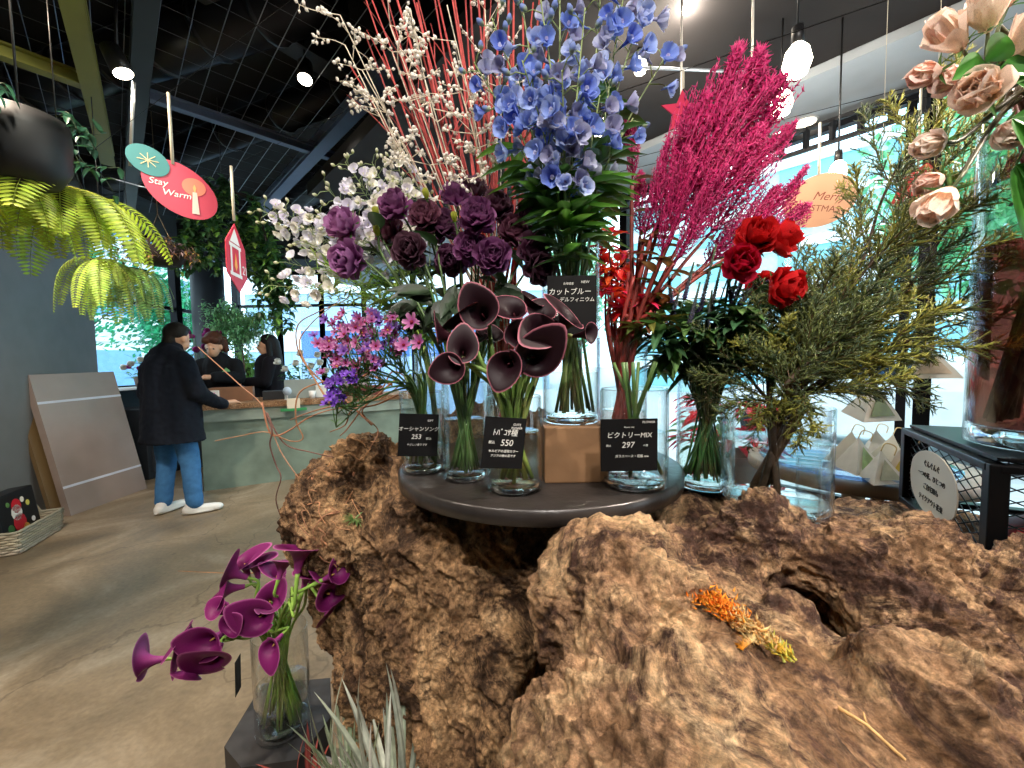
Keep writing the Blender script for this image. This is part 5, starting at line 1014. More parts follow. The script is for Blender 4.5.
for label, px, py, Y, s, rz, ti, inn in (('pale tetrahedral packet with green print, lowest on the plate', 858, 455, 1.12, .12, .3, 0, gr), ('pale packet with green print standing behind the lowest', 852, 425, 1.22, .12, 1.1, 0, gr), ('whitish packet with yellow print next to the crate', 905, 455, 1.08, .12, -.4, 0, ye), ('packet lying tilted behind the crate corner', 893, 440, 1.2, .11, .9, 0, gr), ('small packet at the rear of the plate', 876, 430, 1.32, .1, 2.0, 0, srgb('b8b8a0')), ('dull packet in shade at the front rim of the plate', 880, 470, 1.02, .1, .1, 0, srgb('a8a888'))):
    p = P(px, py, Y); packet(label, (p.x, p.y, z0), s, rz, ti, inn)
p = P(868, 418, 1.0); packet('olive packet hanging by a string just under the juniper', tuple(p), .12, .2, .12, srgb('6f7a3c'), hang=2.76 - p.z - .09)
p = P(925, 378, 1.05); packet('greyish pyramid packet hanging by a string near the tall wide vase', tuple(p), .12, -.3, 0, srgb('c8b8a0'), hang=2.76 - p.z - .09)

c = Vector((.99, 1.80, 0)); t = thing('poinsettia', 'scarlet-leaved potted plant seen through the gap beyond the green stems vase', 'plant', c); g = MB(); g.lathe([(0, 0), (.11, 0), (.13, .9), (.12, .9), (.11, .86), (0, .86)], srgb('8a8680'), 24, c=tuple(c)); part('planter', g, M_matte, t); g = MB(); g.tube([c + Vector((0, 0, .86)), c + Vector((0, 0, 1.08))], (.012, .006), G_mid, 6); part('stem', g, M_stem, t); g = MB(); R5 = random.Random(4)
for k in range(150):
    a = R5.uniform(0, 6.28); q = R5.random() ** .5 * .2; leaf(g, c + Vector((cos(a) * q, sin(a) * q, 1.0 + R5.uniform(-.08, .14))), (cos(a), sin(a), R5.uniform(-.4, .3)), (0, 0, 1), .10, .05, jit(srgb('d01c38') if k % 4 else srgb('3f6a34'), .2, R5), .3, n=4)
part('leaves', g, M_leaf, t)['kind'] = 'stuff'

# ================================================================== lamps
M_bulb = mat('lit_bulb', srgb('fff1d8'), .4, emit=14); M_black = mat('black_paint', srgb('141416'), .45)
def bulb(label, c, r, ztop, cone=True, w=18, col=(1, .88, .72)):
    t = thing('pendant_lamp', label, 'lamp', c); g = MB(); g.lathe([(0, -r * 1.25), (r * .7, -r * .95), (r, -r * .1), (r * .8, r * .8), (r * .4, r * 1.3), (0, r * 1.35)], (1, 1, 1), 20, c=tuple(c)); part('bulb', g, M_bulb, t)
    g = MB(); g.tube([c + Vector((0, 0, r * 1.3)), c + Vector((0, 0, r * 2.6))], [r * .45, r * .4], (1, 1, 1), 12); part('socket', g, M_black, t)
    g = MB(); g.tube([c + Vector((0, 0, r * 2.6)), Vector((c.x, c.y, ztop))], .0035, (1, 1, 1), 6); part('cord', g, M_black, t)
    if w: point('bulb_light', c - Vector((0, 0, r * 1.25 + .03)), w, col, .03)
bulb('large glowing bulb just above the magenta plumes by the flat ceiling', P(797, 62, 1.35), .042, 2.76, w=14)
bulb('second glowing bulb, half behind the magenta plume tips', P(781, 104, 1.75), .045, 2.76, w=14)
bulb('small glowing bulb among the blue delphinium tips', P(640, 66, 1.9), .032, 3.55, w=12)
bulb('small glowing bulb low behind the delphinium leaves', P(601, 138, 1.7), .03, 3.55, w=8)
bulb('glowing bulb at the top edge above the blue delphiniums', P(687, 1, 1.7), .036, 3.55, w=10)
bulb('bare bulb on a long black cord before the street windows', P(838, 172, 1.75), .034, 2.76, w=8)
t = thing('recessed_downlight', 'round recessed downlight in the grey soffit', 'lamp', PZ(805, 122, 2.72)); c = PZ(805, 122, 2.718); g = MB(); g.lathe([(0, 0), (.055, 0), (.055, -.004), (0, -.004)], (1, 1, 1), 28, c=tuple(c)); part('lens', g, M_bulb, t); g = MB(); g.lathe([(.055, 0), (.068, 0), (.068, -.008), (.055, -.006)], srgb('c8ccd0'), 28, c=tuple(c)); part('ring', g, M_paint, t)
def tracklamp(label, c, aimd, ztop):
    t = thing('track_spotlight', label, 'lamp', c); d = Vector(aimd).normalized(); g = MB(); g.tube([c - d * .0, c - d * .13], [.05, .045], (1, 1, 1), 20); g.tube([c - d * .065, Vector((c.x, c.y, ztop))], .008, (1, 1, 1), 6); part('housing', g, M_black, t)
    g = MB(); g.tube([c + d * .002, c + d * .006], .043, (1, 1, 1), 20); part('lens', g, M_bulb, t); l = spot('track_light', tuple(c + d * .03), tuple(c + d), 70, (1, .93, .85), 75)
tracklamp('round ceiling spotlight shining through the wire grid', P(305, 79, 2.7), (.1, -.3, -.9), 3.55); tracklamp('ceiling spotlight above the pink oval sign', P(123, 73, 2.2), (.35, .1, -.9), 3.5); tracklamp('small spotlight near the steel beam crossing', P(454, 62, 3.3), (0, .2, -1), 3.5)
g = MB(); g.tube([P(134, 82, 2.2), P(130, 166, 2.3)], .008, srgb('b8b8b4'), 8); solo('hanging_rod', g, M_metal, 'pale thin rod hanging below the spotlight', 'rod')
# thin vertical wires near the bulbs
for px, py, Y, z in ((752, 30, 1.5, 2.76), (681, 70, 1.6, 2.76)):
    g = MB(); a = P(px, py + 35, Y); g.tube([a, Vector((a.x, a.y, z))], .004, srgb('c8c4bc'), 6); solo('hanging_line', g, M_paint, 'thin pale cord hanging from the flat ceiling, %s the plumes' % ('over' if px > 700 else 'beside'), 'cord')

# ================================================================== hanging signs
def cord(parent, a, ztop, r=.003, col='c9c2ae'):
    w = MB(); w.tube([Vector((a.x - .9, a.y + .5, ztop)), Vector((a.x + .9, a.y - .5, ztop))], .0015, srgb('2a2a2c'), 4); struct('ceiling_wire', w, M_metal)
    g = MB(); g.tube([a, Vector((a.x, a.y, ztop))], r, srgb(col), 6); part('cord', g, M_paint, parent)
def disc(g, M, rx, ry, col, rot=0, c=(0, 0), z0=-.002, z1=.002, egg=0):
    g.prism([(c[0] + rx * cos(a) * cos(rot) - ry * (1 + egg * cos(a)) * sin(a) * sin(rot), c[1] + rx * cos(a) * sin(rot) + ry * (1 + egg * cos(a)) * sin(a) * cos(rot)) for a in [2 * pi * k / 56 for k in range(56)]], z0, z1, col, M)
Y = 2.0; s = Y / F_PX
c = P(181, 190, Y); t = thing('hanging_sign', 'pink oval hanging sign reading Stay Warm with a teal disc', 'sign', c); fa = (CO - c).normalized(); M = frame(c, (1, .35, 0), (fa.x, fa.y, 0)) @ Matrix.Scale(.84, 4)
g = MB(); disc(g, M, 37 * s, 27 * s, srgb('c4405a'), -.65); part('oval_board', g, M_paint, t, smooth=False, label='pink oval board')
g = MB(); disc(g, M, 19 * s, 15 * s, srgb('307c80'), -.5, (-27 * s, 25 * s), .003, .006); part('teal_disc', g, M_paint, t, smooth=False, label='teal disc with a cream star')
g = MB()
for k in range(8): a = k * pi / 4; g.bar(M @ Vector((-27 * s, 25 * s, .008)), M @ Vector((-27 * s + 9 * s * cos(a), 25 * s + 8 * s * sin(a), .008)), .003, .0015, srgb('e0cf9a'), up=tuple(M.to_3x3() @ Vector((0, 0, 1))))
part('star', g, M_paint, t, smooth=False)
g = MB(); disc(g, M, 11 * s, 10 * s, srgb('e8806a'), 0, (12 * s, 6 * s), .003, .004); part('glow_print', g, M_paint, t, smooth=False)
g = MB(); g.prism([(9 * s, -25 * s), (16 * s, -25 * s), (14.5 * s, 0), (10.5 * s, 0)], .0045, .0055, srgb('e8c8c0'), M); g.prism([(12 * s, 0), (11 * s, 5 * s), (12.5 * s, 9 * s), (14 * s, 5 * s), (13 * s, 0)], .0045, .0055, srgb('f0b070'), M); part('candle_print', g, M_paint, t, smooth=False)
text('Stay', .05, M @ Matrix.Translation((-28 * s, 1 * s, .004)), M_white, parent=t, shear=.2); text('Warm', .05, M @ Matrix.Translation((-17 * s, -9 * s, .004)), M_white, parent=t, shear=.2)
a = M @ Vector((-6 * s, 27 * s, 0)); cord(t, a, P(170, 95, 2.0).z, .007)
c = P(236, 258, 2.5); s = 2.5 / F_PX; t = thing('hanging_sign', 'red house-shaped hanging sign with a white lantern, turned edge-on', 'sign', c); M = frame(c, (-.24, .97, 0), (.97, .24, 0)) @ Matrix.Scale(1.1, 4)
g = MB(); g.prism([(-20 * s, -16 * s), (4 * s, -30 * s), (22 * s, -14 * s), (20 * s, 12 * s), (0, 30 * s), (-20 * s, 10 * s)], -.002, .002, srgb('d2203c'), M); part('board', g, M_paint, t, smooth=False)
g = MB()
for x0, x1, y0, y1 in ((-12, -9, -14, 8), (5, 8, -14, 8), (-14, 10, -17, -14), (-14, 10, 8, 11)): g.prism([(x0 * s, y0 * s), (x1 * s, y0 * s), (x1 * s, y1 * s), (x0 * s, y1 * s)], .003, .004, srgb('f4ece8'), M)
g.prism([(-12 * s, 12 * s), (8 * s, 12 * s), (-2 * s, 25 * s)], .003, .004, srgb('f4ece8'), M); g.prism([(-5 * s, -8 * s), (-2 * s, -12 * s), (1 * s, -8 * s), (-2 * s, 4 * s)], .003, .004, srgb('f0a040'), M); part('lantern_print', g, M_paint, t, smooth=False)
text('21', .07, M @ Matrix.Translation((11 * s, -12 * s, .004)), M_white, parent=t); cord(t, c + Vector((0, 0, 36 * s)), P(232, 166, 2.5).z, .008)
c = P(819, 201, 1.7); s = 1.7 / F_PX; t = thing('hanging_sign', 'round beige hanging sign reading CHRISTMAS by the street windows', 'sign', c); M = frame(c, (1, .12, .0), (CO - c)) ; g = MB(); disc(g, M, 29 * s, 24 * s, srgb('d8a582'), .35); part('round_board', g, M_paint, t, smooth=False)
M_br = mat('brown_ink', srgb('8a5040'), .8); text('CHRISTMAS', .034, M @ Matrix.Translation((-2 * s, -9 * s, .0025)), M_br, parent=t, align='CENTER'); text('Merry', .045, M @ Matrix.Translation((7 * s, 1 * s, .0025)), M_br, parent=t, align='CENTER', shear=.25); a = M @ Vector((-7 * s, 22 * s, 0)); cord(t, a, P(810, 126, 1.7).z, .005)
c = P(917, 190, 1.5); t = thing('hanging_sign', 'small dark red hanging sign half behind the juniper tips', 'sign', c); M = frame(c, (1, 0, 0), (CO - c)); g = MB(); g.prism([(-.06, -.05), (.06, -.04), (.05, .05), (0, .09), (-.05, .04)], -.002, .002, srgb('a83a34'), M); part('board', g, M_paint, t, smooth=False); cord(t, c + Vector((0, 0, .08)), P(927, 84, 1.5).z, .004)
c = P(683, 165, 1.25); t = thing('hanging_sign', 'magenta star sign with a yellow disc hanging behind the plumes', 'sign', P(683, 112, 1.25)); M = frame(P(683, 112, 1.25), (1, 0, 0), (0, -1, .1)); g = MB(); g.prism([((.07 if k % 2 == 0 else .032) * sin(k * pi / 5), (.07 if k % 2 == 0 else .032) * cos(k * pi / 5)) for k in range(10)], -.002, .002, srgb('c81448'), M); disc(g, M, .03, .03, srgb('e0a040'), 0, (.02, -.09)); part('star_board', g, M_paint, t, smooth=False); cord(t, P(683, 112, 1.25) + Vector((0, 0, .07)), P(681, 70, 1.25).z, .003)

# ================================================================== hanging plants
def frond(g, a, d, L, R, col, wid=.17, droop=1.0):
    """fern frond: midrib that arches over, with paired leaflets"""
    d = Vector(d).normalized(); pts = [Vector(a)]; v = d.copy()
    for i in range(12): v = (v + Vector((0, 0, -.16 * droop))).normalized(); pts.append(pts[-1] + v * L / 12)
    g.tube(pts, (.0022, .0008), lerp(col, (.1, .08, .02), .4), 4); s0 = d.cross(Vector((0, 0, 1))); s0 = s0.normalized() if s0.length > .1 else Vector((1, 0, 0))
    for i in range(1, 12):
        for h in (0, .5):
            p = pts[i].lerp(pts[min(12, i + 1)], h); ax = (pts[min(12, i + 1)] - pts[i - 1]).normalized(); t = (i + h) / 12.5; w = L * wid * (sin(pi * min(1, t * .8 + .18)) ** .9) + .004
            for sg in (-1, 1): dd = (s0 * sg + ax * .35).normalized(); leaf(g, p, dd, s0.cross(ax), w, L * .034, jit(col, .2, R), .2, .1, 3)
R = random.Random(11)
def fernpot(label, c, r, n, L, col, ztop, potcol, dirs=None, droop=1.0, wid=.2, up=(.0, .9), chains=3):
    t = thing('hanging_fern', label, 'hanging plant', c, 'hanging planters'); g = MB(); g.lathe([(0, -r * .8), (r * .55, -r * .75), (r * .9, -r * .3), (r, .1 * r), (r * .98, .2 * r), (r * .9, .1 * r), (0, .05 * r)], potcol, 28, c=tuple(c)); part('pot', g, M_matte, t)
    for k in range(n): a = 2 * pi * k / n + R.uniform(-.3, .3); g = MB(); frond(g, c + Vector((cos(a) * r * .7, sin(a) * r * .7, .1 * r)), (cos(a), sin(a), R.uniform(*up)), L * R.uniform(.5, 1.25), R, jit(col, .25, R), wid, droop * R.uniform(.8, 1.3)); part('frond', g, M_leaf, t)
    g = MB()
    for k in range(chains): a = 2 * pi * k / chains; g.tube([c + Vector((cos(a) * r * .9, sin(a) * r * .9, .15 * r)), c + Vector((0, 0, r * 3.2))], .002, srgb('3a3a3a'), 4)
    g.tube([c + Vector((0, 0, r * 3.2)), Vector((c.x, c.y, ztop))], .003, srgb('3a3a3a'), 4); part('hanger', g, M_metal, t); return t
fernpot('big bright green sword fern in a dark pot high by the slate wall', P(62, 195, 1.75), .10, 30, .36, srgb('a8bc3c'), 3.2, srgb('1b1c1a'), droop=1.35, up=(-.5, .7))
fernpot('yellow-green sword fern hanging at the very edge over the slate wall', P(-5, 175, 1.6), .10, 24, .34, srgb('b0c040'), 3.2, srgb('1b1c1a'), droop=1.35, up=(-.5, .6))
t = thing('hanging_pot', 'large glossy black hanging pot above the bright ferns', 'hanging plant', P(22, 148, 1.5), 'hanging planters'); c = P(22, 148, 1.5); g = MB(); g.lathe([(0, -.13), (.09, -.125), (.125, -.06), (.13, .05), (.125, .11), (.118, .11), (.118, .09), (0, .1)], srgb('0e0f12'), 32, c=tuple(c)); part('pot', g, M_paint, t); g = MB()
for k in range(12):
    a = R.uniform(0, 6.28); q = [c + Vector((cos(a) * .13, sin(a) * .13, .12))]
    for _ in range(6): q.append(q[-1] + Vector((cos(a) * .025 + R.uniform(-.02, .02), sin(a) * .03, R.uniform(-.06, .02))))
    g.tube(curve(q, 3), (.002, .001), srgb('4c5a40'), 4)
    for p in q[1:]:
        for _ in range(2): leaf(g, p, (R.uniform(-1, 1), R.uniform(-1, 1), R.uniform(-.8, .2)), (0, 0, 1), R.uniform(.03, .055), .02, jit(srgb('2f5a44'), .25, R), .3)
part('vine', g, M_leaf, t); g = MB(); g.tube([c + Vector((0, 0, .1)), Vector((c.x, c.y, 3.2))], .004, srgb('333333'), 5); part('hanger', g, M_metal, t)
fernpot('staghorn-like fern in a small black pot before the side windows', P(131, 272, 3.0), .10, 22, .42, srgb('6f9050'), 3.15, srgb('15171a'), droop=2.0, wid=.12, up=(-.2, .7))
fernpot('small fern spilling yellow-green fronds near the slate wall corner', P(103, 262, 2.6), .06, 16, .40, srgb('98b048'), 3.15, srgb('2a2a20'), droop=2.2, wid=.14, up=(-.8, 1.4))
t = thing('dried_flower_planter', 'hanging basket of dry brown and pinkish flowers below the steel rods', 'hanging plant', P(160, 252, 3.0), 'hanging planters'); c = P(160, 252, 3.0); g = MB(); g.lathe([(0, -.1), (.12, -.09), (.17, 0), (.16, .02), (0, .02)], srgb('241c18'), 24, c=tuple(c)); part('basket', g, M_matte, t); g = MB()
for k in range(420): a = R.uniform(0, 6.28); q = R.random() ** .5 * .28; p = c + Vector((cos(a) * q, sin(a) * q * .6, .1 - q * .5 + R.uniform(-.05, .05))); leaf(g, p, (R.uniform(-1, 1), R.uniform(-1, 1), R.uniform(-1, 1)), (0, 0, 1), .045, .018, jit(srgb(['a8844c', '6a5048', '8a7078', '4a4438'][k % 4]), .3, R), .3, n=2)
part('dry_flowers', g, M_leaf, t)['kind'] = 'stuff'; g = MB()
for a in (-.12, .12): g.tube([c + Vector((a, 0, 0)), c + Vector((0, 0, .28))], .003, srgb('8a7a60'), 4)
g.tube([c + Vector((0, 0, .28)), Vector((c.x, c.y, 3.2))], .003, srgb('8a7a60'), 4); part('hanger', g, M_metal, t)
t = thing('trailing_vine', 'long dark green vine trailing along the rods and down by the red sign', 'hanging plant', P(225, 200, 3.4), 'hanging planters'); g = MB(); lf = MB(); hb = MB()
spots = [(185, 240), (192, 215), (205, 195), (222, 190), (242, 195), (258, 205), (262, 225), (268, 245), (215, 210), (235, 215), (250, 230), (272, 262), (275, 280), (200, 235), (212, 178)]
for i, (px, py) in enumerate(spots):
    p0 = P(px, py, 3.4); n2 = 3 if py < 235 else 6
    for k in range(n2):
        q = [p0 + Vector((R.uniform(-.1, .1), R.uniform(-.1, .1), 0))]
        for _ in range(7): q.append(q[-1] + Vector((R.uniform(-.025, .025), R.uniform(-.02, .02), -R.uniform(.02, .08 if px > 245 else .045))))
        g.tube(q, .002, srgb('3c4a2c'), 4)
        for p in q:
            for _ in range(6): leaf(lf, p, (R.uniform(-1, 1), R.uniform(-1, 1), R.uniform(-.8, .4)), (0, 0, 1), R.uniform(.05, .09), .04, jit(srgb('2e5530') if R.random() < .8 else srgb('6f9a44'), .3, R), .3, n=3)
g.tube(curve([P(px, py, 3.4) for px, py in spots[:8]], 4), .012, srgb('2a241c'), 6); hb.tube([P(222, 190, 3.4), Vector((P(222, 190, 3.4).x, 3.4, 3.55))], .004, srgb('444444'), 4)
part('vine', g, M_stem, t); part('leaves', lf, M_leaf, t)['kind'] = 'stuff'; part('hanger', hb, M_metal, t)

# ================================================================== counter and what stands on it
K0 = Vector((-3.32, 4.08)); kd = Vector((.875, .484)).normalized(); kn = Vector((-kd.y, kd.x)); KL = 2.4
M_kc = mat('counter_concrete', srgb('7f9184'), .6, noise_s=3.5, noise_a=.28, bump=.3, bump_s=25); KZ = .93
def K(u, v): return K0 + kd * u + kn * v
t = thing('counter', 'long concrete service counter with a rough live-edge wood top', 'counter', (K(1.3, .3).x, K(1.3, .3).y, 0)); g = MB(); g.prism([tuple(K(0.05, .05)), tuple(K(KL, .05)), tuple(K(KL, .7)), tuple(K(.05, .7))], 0, KZ - .19, (0, 0, 0)); part('body', g, M_kc, t, smooth=False)
g = MB(); g.prism([tuple(K(0, 0)), tuple(K(KL, 0)), tuple(K(KL, .72)), tuple(K(0, .72))], KZ - .19, KZ - .06, (0, 0, 0)); part('upper_band', g, mat('counter_band', srgb('8c9a90'), .6, noise_s=5, noise_a=.2), t, smooth=False)
e = [tuple(K(-.04 + (KL + .06) * i / 40, -.03 - .03 * noise.noise(Vector((i * .35, 1, 0))) - .015 * noise.noise(Vector((i * 1.3, 4, 0))))) for i in range(41)]
g = MB(); g.prism(e + [tuple(K(KL + .02, .74)), tuple(K(-.04, .74))], KZ - .06, KZ, (.5, .5, .5)); part('wood_top', g, wood_mat('slab_wood', [(.3, '6a4a34'), (.5, 'a07a58'), (.7, 'c8a888')], '5a3a2a', 8, .6), t, smooth=False)
def onK(u, v, z=0): q = K(u, v); return Vector((q.x, q.y, KZ + z))
rk = math.atan2(kd.y, kd.x)
def kbox(name, label, cat, u, v, size, col, m=None, z=.001, rz=0, extra=None):
    c = onK(u, v, z + size[2] / 2); t = thing(name, label, cat, c - Vector((0, 0, size[2] / 2))); g = MB(); g.box(c, size, col, rz=rk + rz, bev=.006); part('box_body', g, m or M_paint, t, smooth=False)
    if extra: extra(t, c)
    return t
def tray(name, label, cat, u, v, size, col):
    c = onK(u, v, .001); t = thing(name, label, cat, c); M = Matrix.Translation(c) @ Matrix.Rotation(rk, 4, 'Z'); w, d, h = size; g = MB(); g.box((0, 0, .006), (w, d, .012), col, M=M)
    for x, y, a, b in ((0, d / 2 - .005, w, .01), (0, -d / 2 + .005, w, .01), (w / 2 - .005, 0, .01, d - .021), (-w / 2 + .005, 0, .01, d - .021)): g.box((x, y, h / 2 + .012), (a, b, h), col, M=M, bev=.002)
    part('box_body', g, M_matte, t, smooth=False); return t
tray('wooden_tray', 'shallow brown wooden tray on the counter beside the customer', 'tray', .30, .42, (.42, .26, .14), srgb('8a6248'))
def pic(t, c): g = MB(); g.box(c + V3(kn * -.012, 0), (.13, .004, .09), srgb('d878a0'), rz=rk); part('picture_panel', g, M_paint, t, smooth=False)
kbox('picture_card', 'small white card with a colourful picture on the counter edge', 'card', .12, .10, (.20, .015, .14), srgb('e8e4dc'), extra=pic)
kbox('dark_box', 'black flat box on the counter in front of the woman', 'box', .72, .3, (.22, .2, .10), srgb('1a1c20'))
kbox('laptop_lid', 'grey upright screen on the counter before the second staff member', 'screen', 1.0, .20, (.34, .02, .23), srgb('8f9a96'))
kbox('red_brown_box', 'red-brown low box on the counter by the white flowers', 'box', 1.72, .28, (.45, .24, .12), srgb('6a3028'))
kbox('white_box', 'small white carton on the counter between the cups', 'box', 1.22, .22, (.12, .1, .15), srgb('d8dad6'))
kbox('paper_parcel', 'grey wrapped parcel on the counter towards its far end', 'parcel', 1.65, .52, (.34, .2, .26), srgb('a89a98'))
for u, v, col, w_ in ((.86, .08, 'b8d0e8', 'pale blue round tag stand on the counter edge'), (1.12, .10, 'e8e8e4', 'white cup at the counter edge')):
    c = onK(u, v, .001); g = MB()
    if 'cup' in w_: g.lathe([(0, 0), (.03, 0), (.04, .09), (.036, .09), (.028, .006), (0, .006)], srgb(col), 20, c=tuple(c))
    else: g.box(c + Vector((0, 0, .005)), (.06, .04, .01), srgb('c8c8c8'), rz=rk); g.tube([c, c + Vector((0, 0, .06))], .004, srgb('c8c8c8'), 6); g.tube([c + Vector((0, -.003, .10)), c + Vector((0, .003, .10))], .05, srgb(col), 24)
    solo('cup' if 'cup' in w_ else 'tag_stand', g, M_paint, w_, 'cup' if 'cup' in w_ else 'stand')
t = thing('tape_block', 'white block with green ends stuck on the counter front', 'block', (K(.92, -.06).x, K(.92, -.06).y, KZ - .13)); c = Vector((K(.92, -.09).x, K(.92, -.09).y, KZ - .03)); g = MB(); g.box(c, (.13, .05, .11), srgb('d8cdb8'), rz=rk); part('block_body', g, M_paint, t, smooth=False); g = MB(); g.box(c - Vector((0, 0, .07)), (.26, .06, .03), srgb('2f8a50'), rz=rk); part('green_base', g, M_paint, t, smooth=False)
# white rose bouquet in dark vase
c = onK(1.02, .42, .001); t = thing('white_rose_bouquet', 'bouquet of white roses and leaves in a dark vase on the counter', 'bouquet', c); g = MB(); g.lathe([(0, 0), (.06, 0), (.08, .1), (.055, .18), (.06, .2), (.05, .2), (.045, .17), (0, .17)], srgb('1c1f24'), 24, c=tuple(c)); part('vase_body', g, M_paint, t)
WRm = rose_mesh(R, srgb('e8e8dc'), srgb('f8f8f4'), LISI[:4], .06)
for k, (dx, dz) in enumerate(((-.16, .42), (-.02, .40), (.10, .36), (.20, .40), (.02, .52), (.16, .50), (-.1, .33), (.24, .30))):
    e = c + Vector((dx * kd.x * 1.3, dx * kd.y, dz)) + Vector((0, -.05 + .03 * (k % 3), 0)); g = MB(); g.tube([c + Vector((0, 0, .1)), e], .004, G_mid, 5); part('stem', g, M_stem, t); part('rose_bloom', WRm, M_petal, t, loc=e, rot=aim((dx, -.8, .5)), scale=.12)
g = MB()
for k in range(70): a = R.uniform(0, 6.28); leaf(g, c + Vector((R.uniform(-.2, .2), R.uniform(-.1, .1), R.uniform(.2, .42))), (cos(a), sin(a), R.uniform(-.4, .6)), (0, 0, 1), .1, .045, jit(srgb('3f7040'), .3, R), .3, n=3)
part('leaves', g, M_leaf, t)['kind'] = 'stuff'
# indoor ficus and orchid behind the counter
def bush(name, label, c, h, r, n, col, potr=.16, leafL=.06, rz=1.0, seed=1):
    R2 = random.Random(seed); c = Vector(c); t = thing(name, label, 'plant', c); g = MB(); g.lathe([(0, 0), (potr * .8, 0), (potr, .3), (potr * .92, .3), (potr * .88, .27), (0, .27)], srgb('8c8f8e'), 28, c=tuple(c)); part('pot', g, M_matte, t); g = MB(); top = c + Vector((0, 0, h - r * rz)); g.tube(curve([c + Vector((0, 0, .25)), c + Vector((.02, .02, h * .5)), top], 5), (.015, .009), srgb('6a5a48'), 6)
    lf = MB()
    for k in range(40):
        d = Vector((R2.gauss(0, 1), R2.gauss(0, 1), R2.gauss(0, 1) * rz)).normalized() * r * R2.uniform(.6, 1); e = top + d; g.tube([top - Vector((0, 0, r * .4)), top + d * .5, e], (.004, .0015), srgb('6a5a48'), 4)
        for _ in range(n // 40): p = top.lerp(e, R2.uniform(.35, 1.1)) + Vector((R2.gauss(0, .04), R2.gauss(0, .04), R2.gauss(0, .04))); leaf(lf, p, (R2.uniform(-1, 1), R2.uniform(-1, 1), R2.uniform(-.8, .5)), (0, 0, 1), leafL * R2.uniform(.7, 1.2), leafL * .5, jit(col, .3, R2), .3, n=2)
    part('trunk', g, M_twig, t); part('leaves', lf, M_leaf, t)['kind'] = 'stuff'; return t
bush('potted_ficus', 'airy small-leaved ficus tree standing behind the counter', (P(240, 330, 5.6).x, 5.6, 0), 2.35, .45, 3600, srgb('6fa070'), seed=5)
bush('potted_shrub', 'leafy green shrub in a pot behind the counter, below the ficus', (P(246, 350, 6.1).x, 6.1, 0), 1.6, .26, 260, srgb('7fa850'), potr=.13, leafL=.12, seed=9)
c = Vector((P(200, 330, 5.3).x, 5.3, 0)); t = thing('potted_orchid', 'magenta flowering plant behind the customer and the woman', 'plant', c); g = MB(); g.lathe([(0, 0), (.15, 0), (.17, .9), (.15, .9), (.14, .85), (0, .85)], srgb('44484c'), 24, c=tuple(c)); part('planter', g, M_matte, t); g = MB()
for k in range(14):
    a = R.uniform(0, 6.28); e = c + Vector((cos(a) * .22, sin(a) * .15, R.uniform(1.5, 1.85))); g.tube(curve([c + Vector((0, 0, .85)), c + Vector((cos(a) * .08, 0, 1.3)), e], 4), .004, G_mid, 4); part('orchid_bloom', LMP if k else (LMP := rose_mesh(R, srgb('b02a90'), srgb('d868b8'), LISI[:3], .1)), M_petal, t, loc=e, rot=aim((cos(a), -.8, .3)), scale=.17)
part('stem', g, M_stem, t)
# magenta / white potted flowers on the window ledge
c = Vector((-4.72, 5.05, 1.087)); t = thing('ledge_flowers', 'small pot of white and pink flowers on the window ledge', 'plant', c); g = MB(); g.lathe([(0, 0), (.07, 0), (.09, .13), (.08, .13), (.07, .1), (0, .1)], srgb('5a4a44'), 20, c=tuple(c)); part('pot', g, M_matte, t)
for k in range(9): e = c + Vector((R.uniform(-.08, .12), R.uniform(-.2, .2), R.uniform(.18, .36))); part('flower_head', WRm if k % 3 else LMP, M_petal, t, loc=e, rot=aim((.6, -.6, .4)), scale=.11)
g = MB()
for k in range(50): leaf(g, c + Vector((R.uniform(-.08, .1), R.uniform(-.18, .18), R.uniform(.1, .3))), (R.uniform(-1, 1), R.uniform(-1, 1), .3), (0, 0, 1), .09, .04, jit(srgb('3f7a44'), .3, R), .3, n=3)
part('leaves', g, M_leaf, t)['kind'] = 'stuff'
# dark low cabinet behind the customer
g = MB(); g.box((-4.55, 5.15, .42), (.5, 1.1, .84), srgb('20262e'), bev=.01); g.box((-4.29, 5.15, .62), (.02, 1.0, .3), srgb('2a3038'), bev=.004); g.box((-4.29, 5.15, .25), (.02, 1.0, .34), srgb('2a3038'), bev=.004); solo('low_cabinet', g, M_paint, 'low dark cabinet under the side windows beyond the leaning boards', 'cabinet', smooth=False)

# ================================================================== boards leaning on the slate wall, basket
def board(label, bl, br, tl, tr, th, col, tape=()):
    bl, br, tl, tr = map(Vector, (bl, br, tl, tr)); n = (br - bl).cross(tl - bl).normalized(); n = n if n.x > 0 else -n; t = thing('leaning_board', label, 'board', bl.lerp(br, .5), 'boards leaning on the slate wall'); V = [bl, br, tr, tl] + [q - n * th for q in (bl, br, tr, tl)]
    g = MB(); g.add([tuple(v) for v in V], [(0, 1, 2, 3), (7, 6, 5, 4), (0, 4, 5, 1), (1, 5, 6, 2), (2, 6, 7, 3), (3, 7, 4, 0)], col); part('panel', g, M_bd, t, smooth=False)
    for f in tape: a, b = bl.lerp(tl, f) + n * .002, br.lerp(tr, f) + n * .002; g = MB(); g.bar(a, b, .022, .002, srgb('c8ccd8'), up=tuple(n)); part('tape_strip', g, M_paint, t, smooth=False)
M_bd = mat('brown_board', None, .35, noise_s=2.5, noise_a=.12, spec=.6)
board('large light brown board with two pale tape bands, frontmost', (-4.0, 3.50, .0), (-4.04, 4.29, .0), (-4.28, 3.50, 1.28), (-4.32, 4.29, 1.29), .06, srgb('8f8078'), (.2, .8))
board('dark edged board directly behind the frontmost one', (-4.09, 3.44, .0), (-4.13, 4.2, .0), (-4.345, 3.44, 1.16), (-4.385, 4.2, 1.16), .035, srgb('6a5638'))
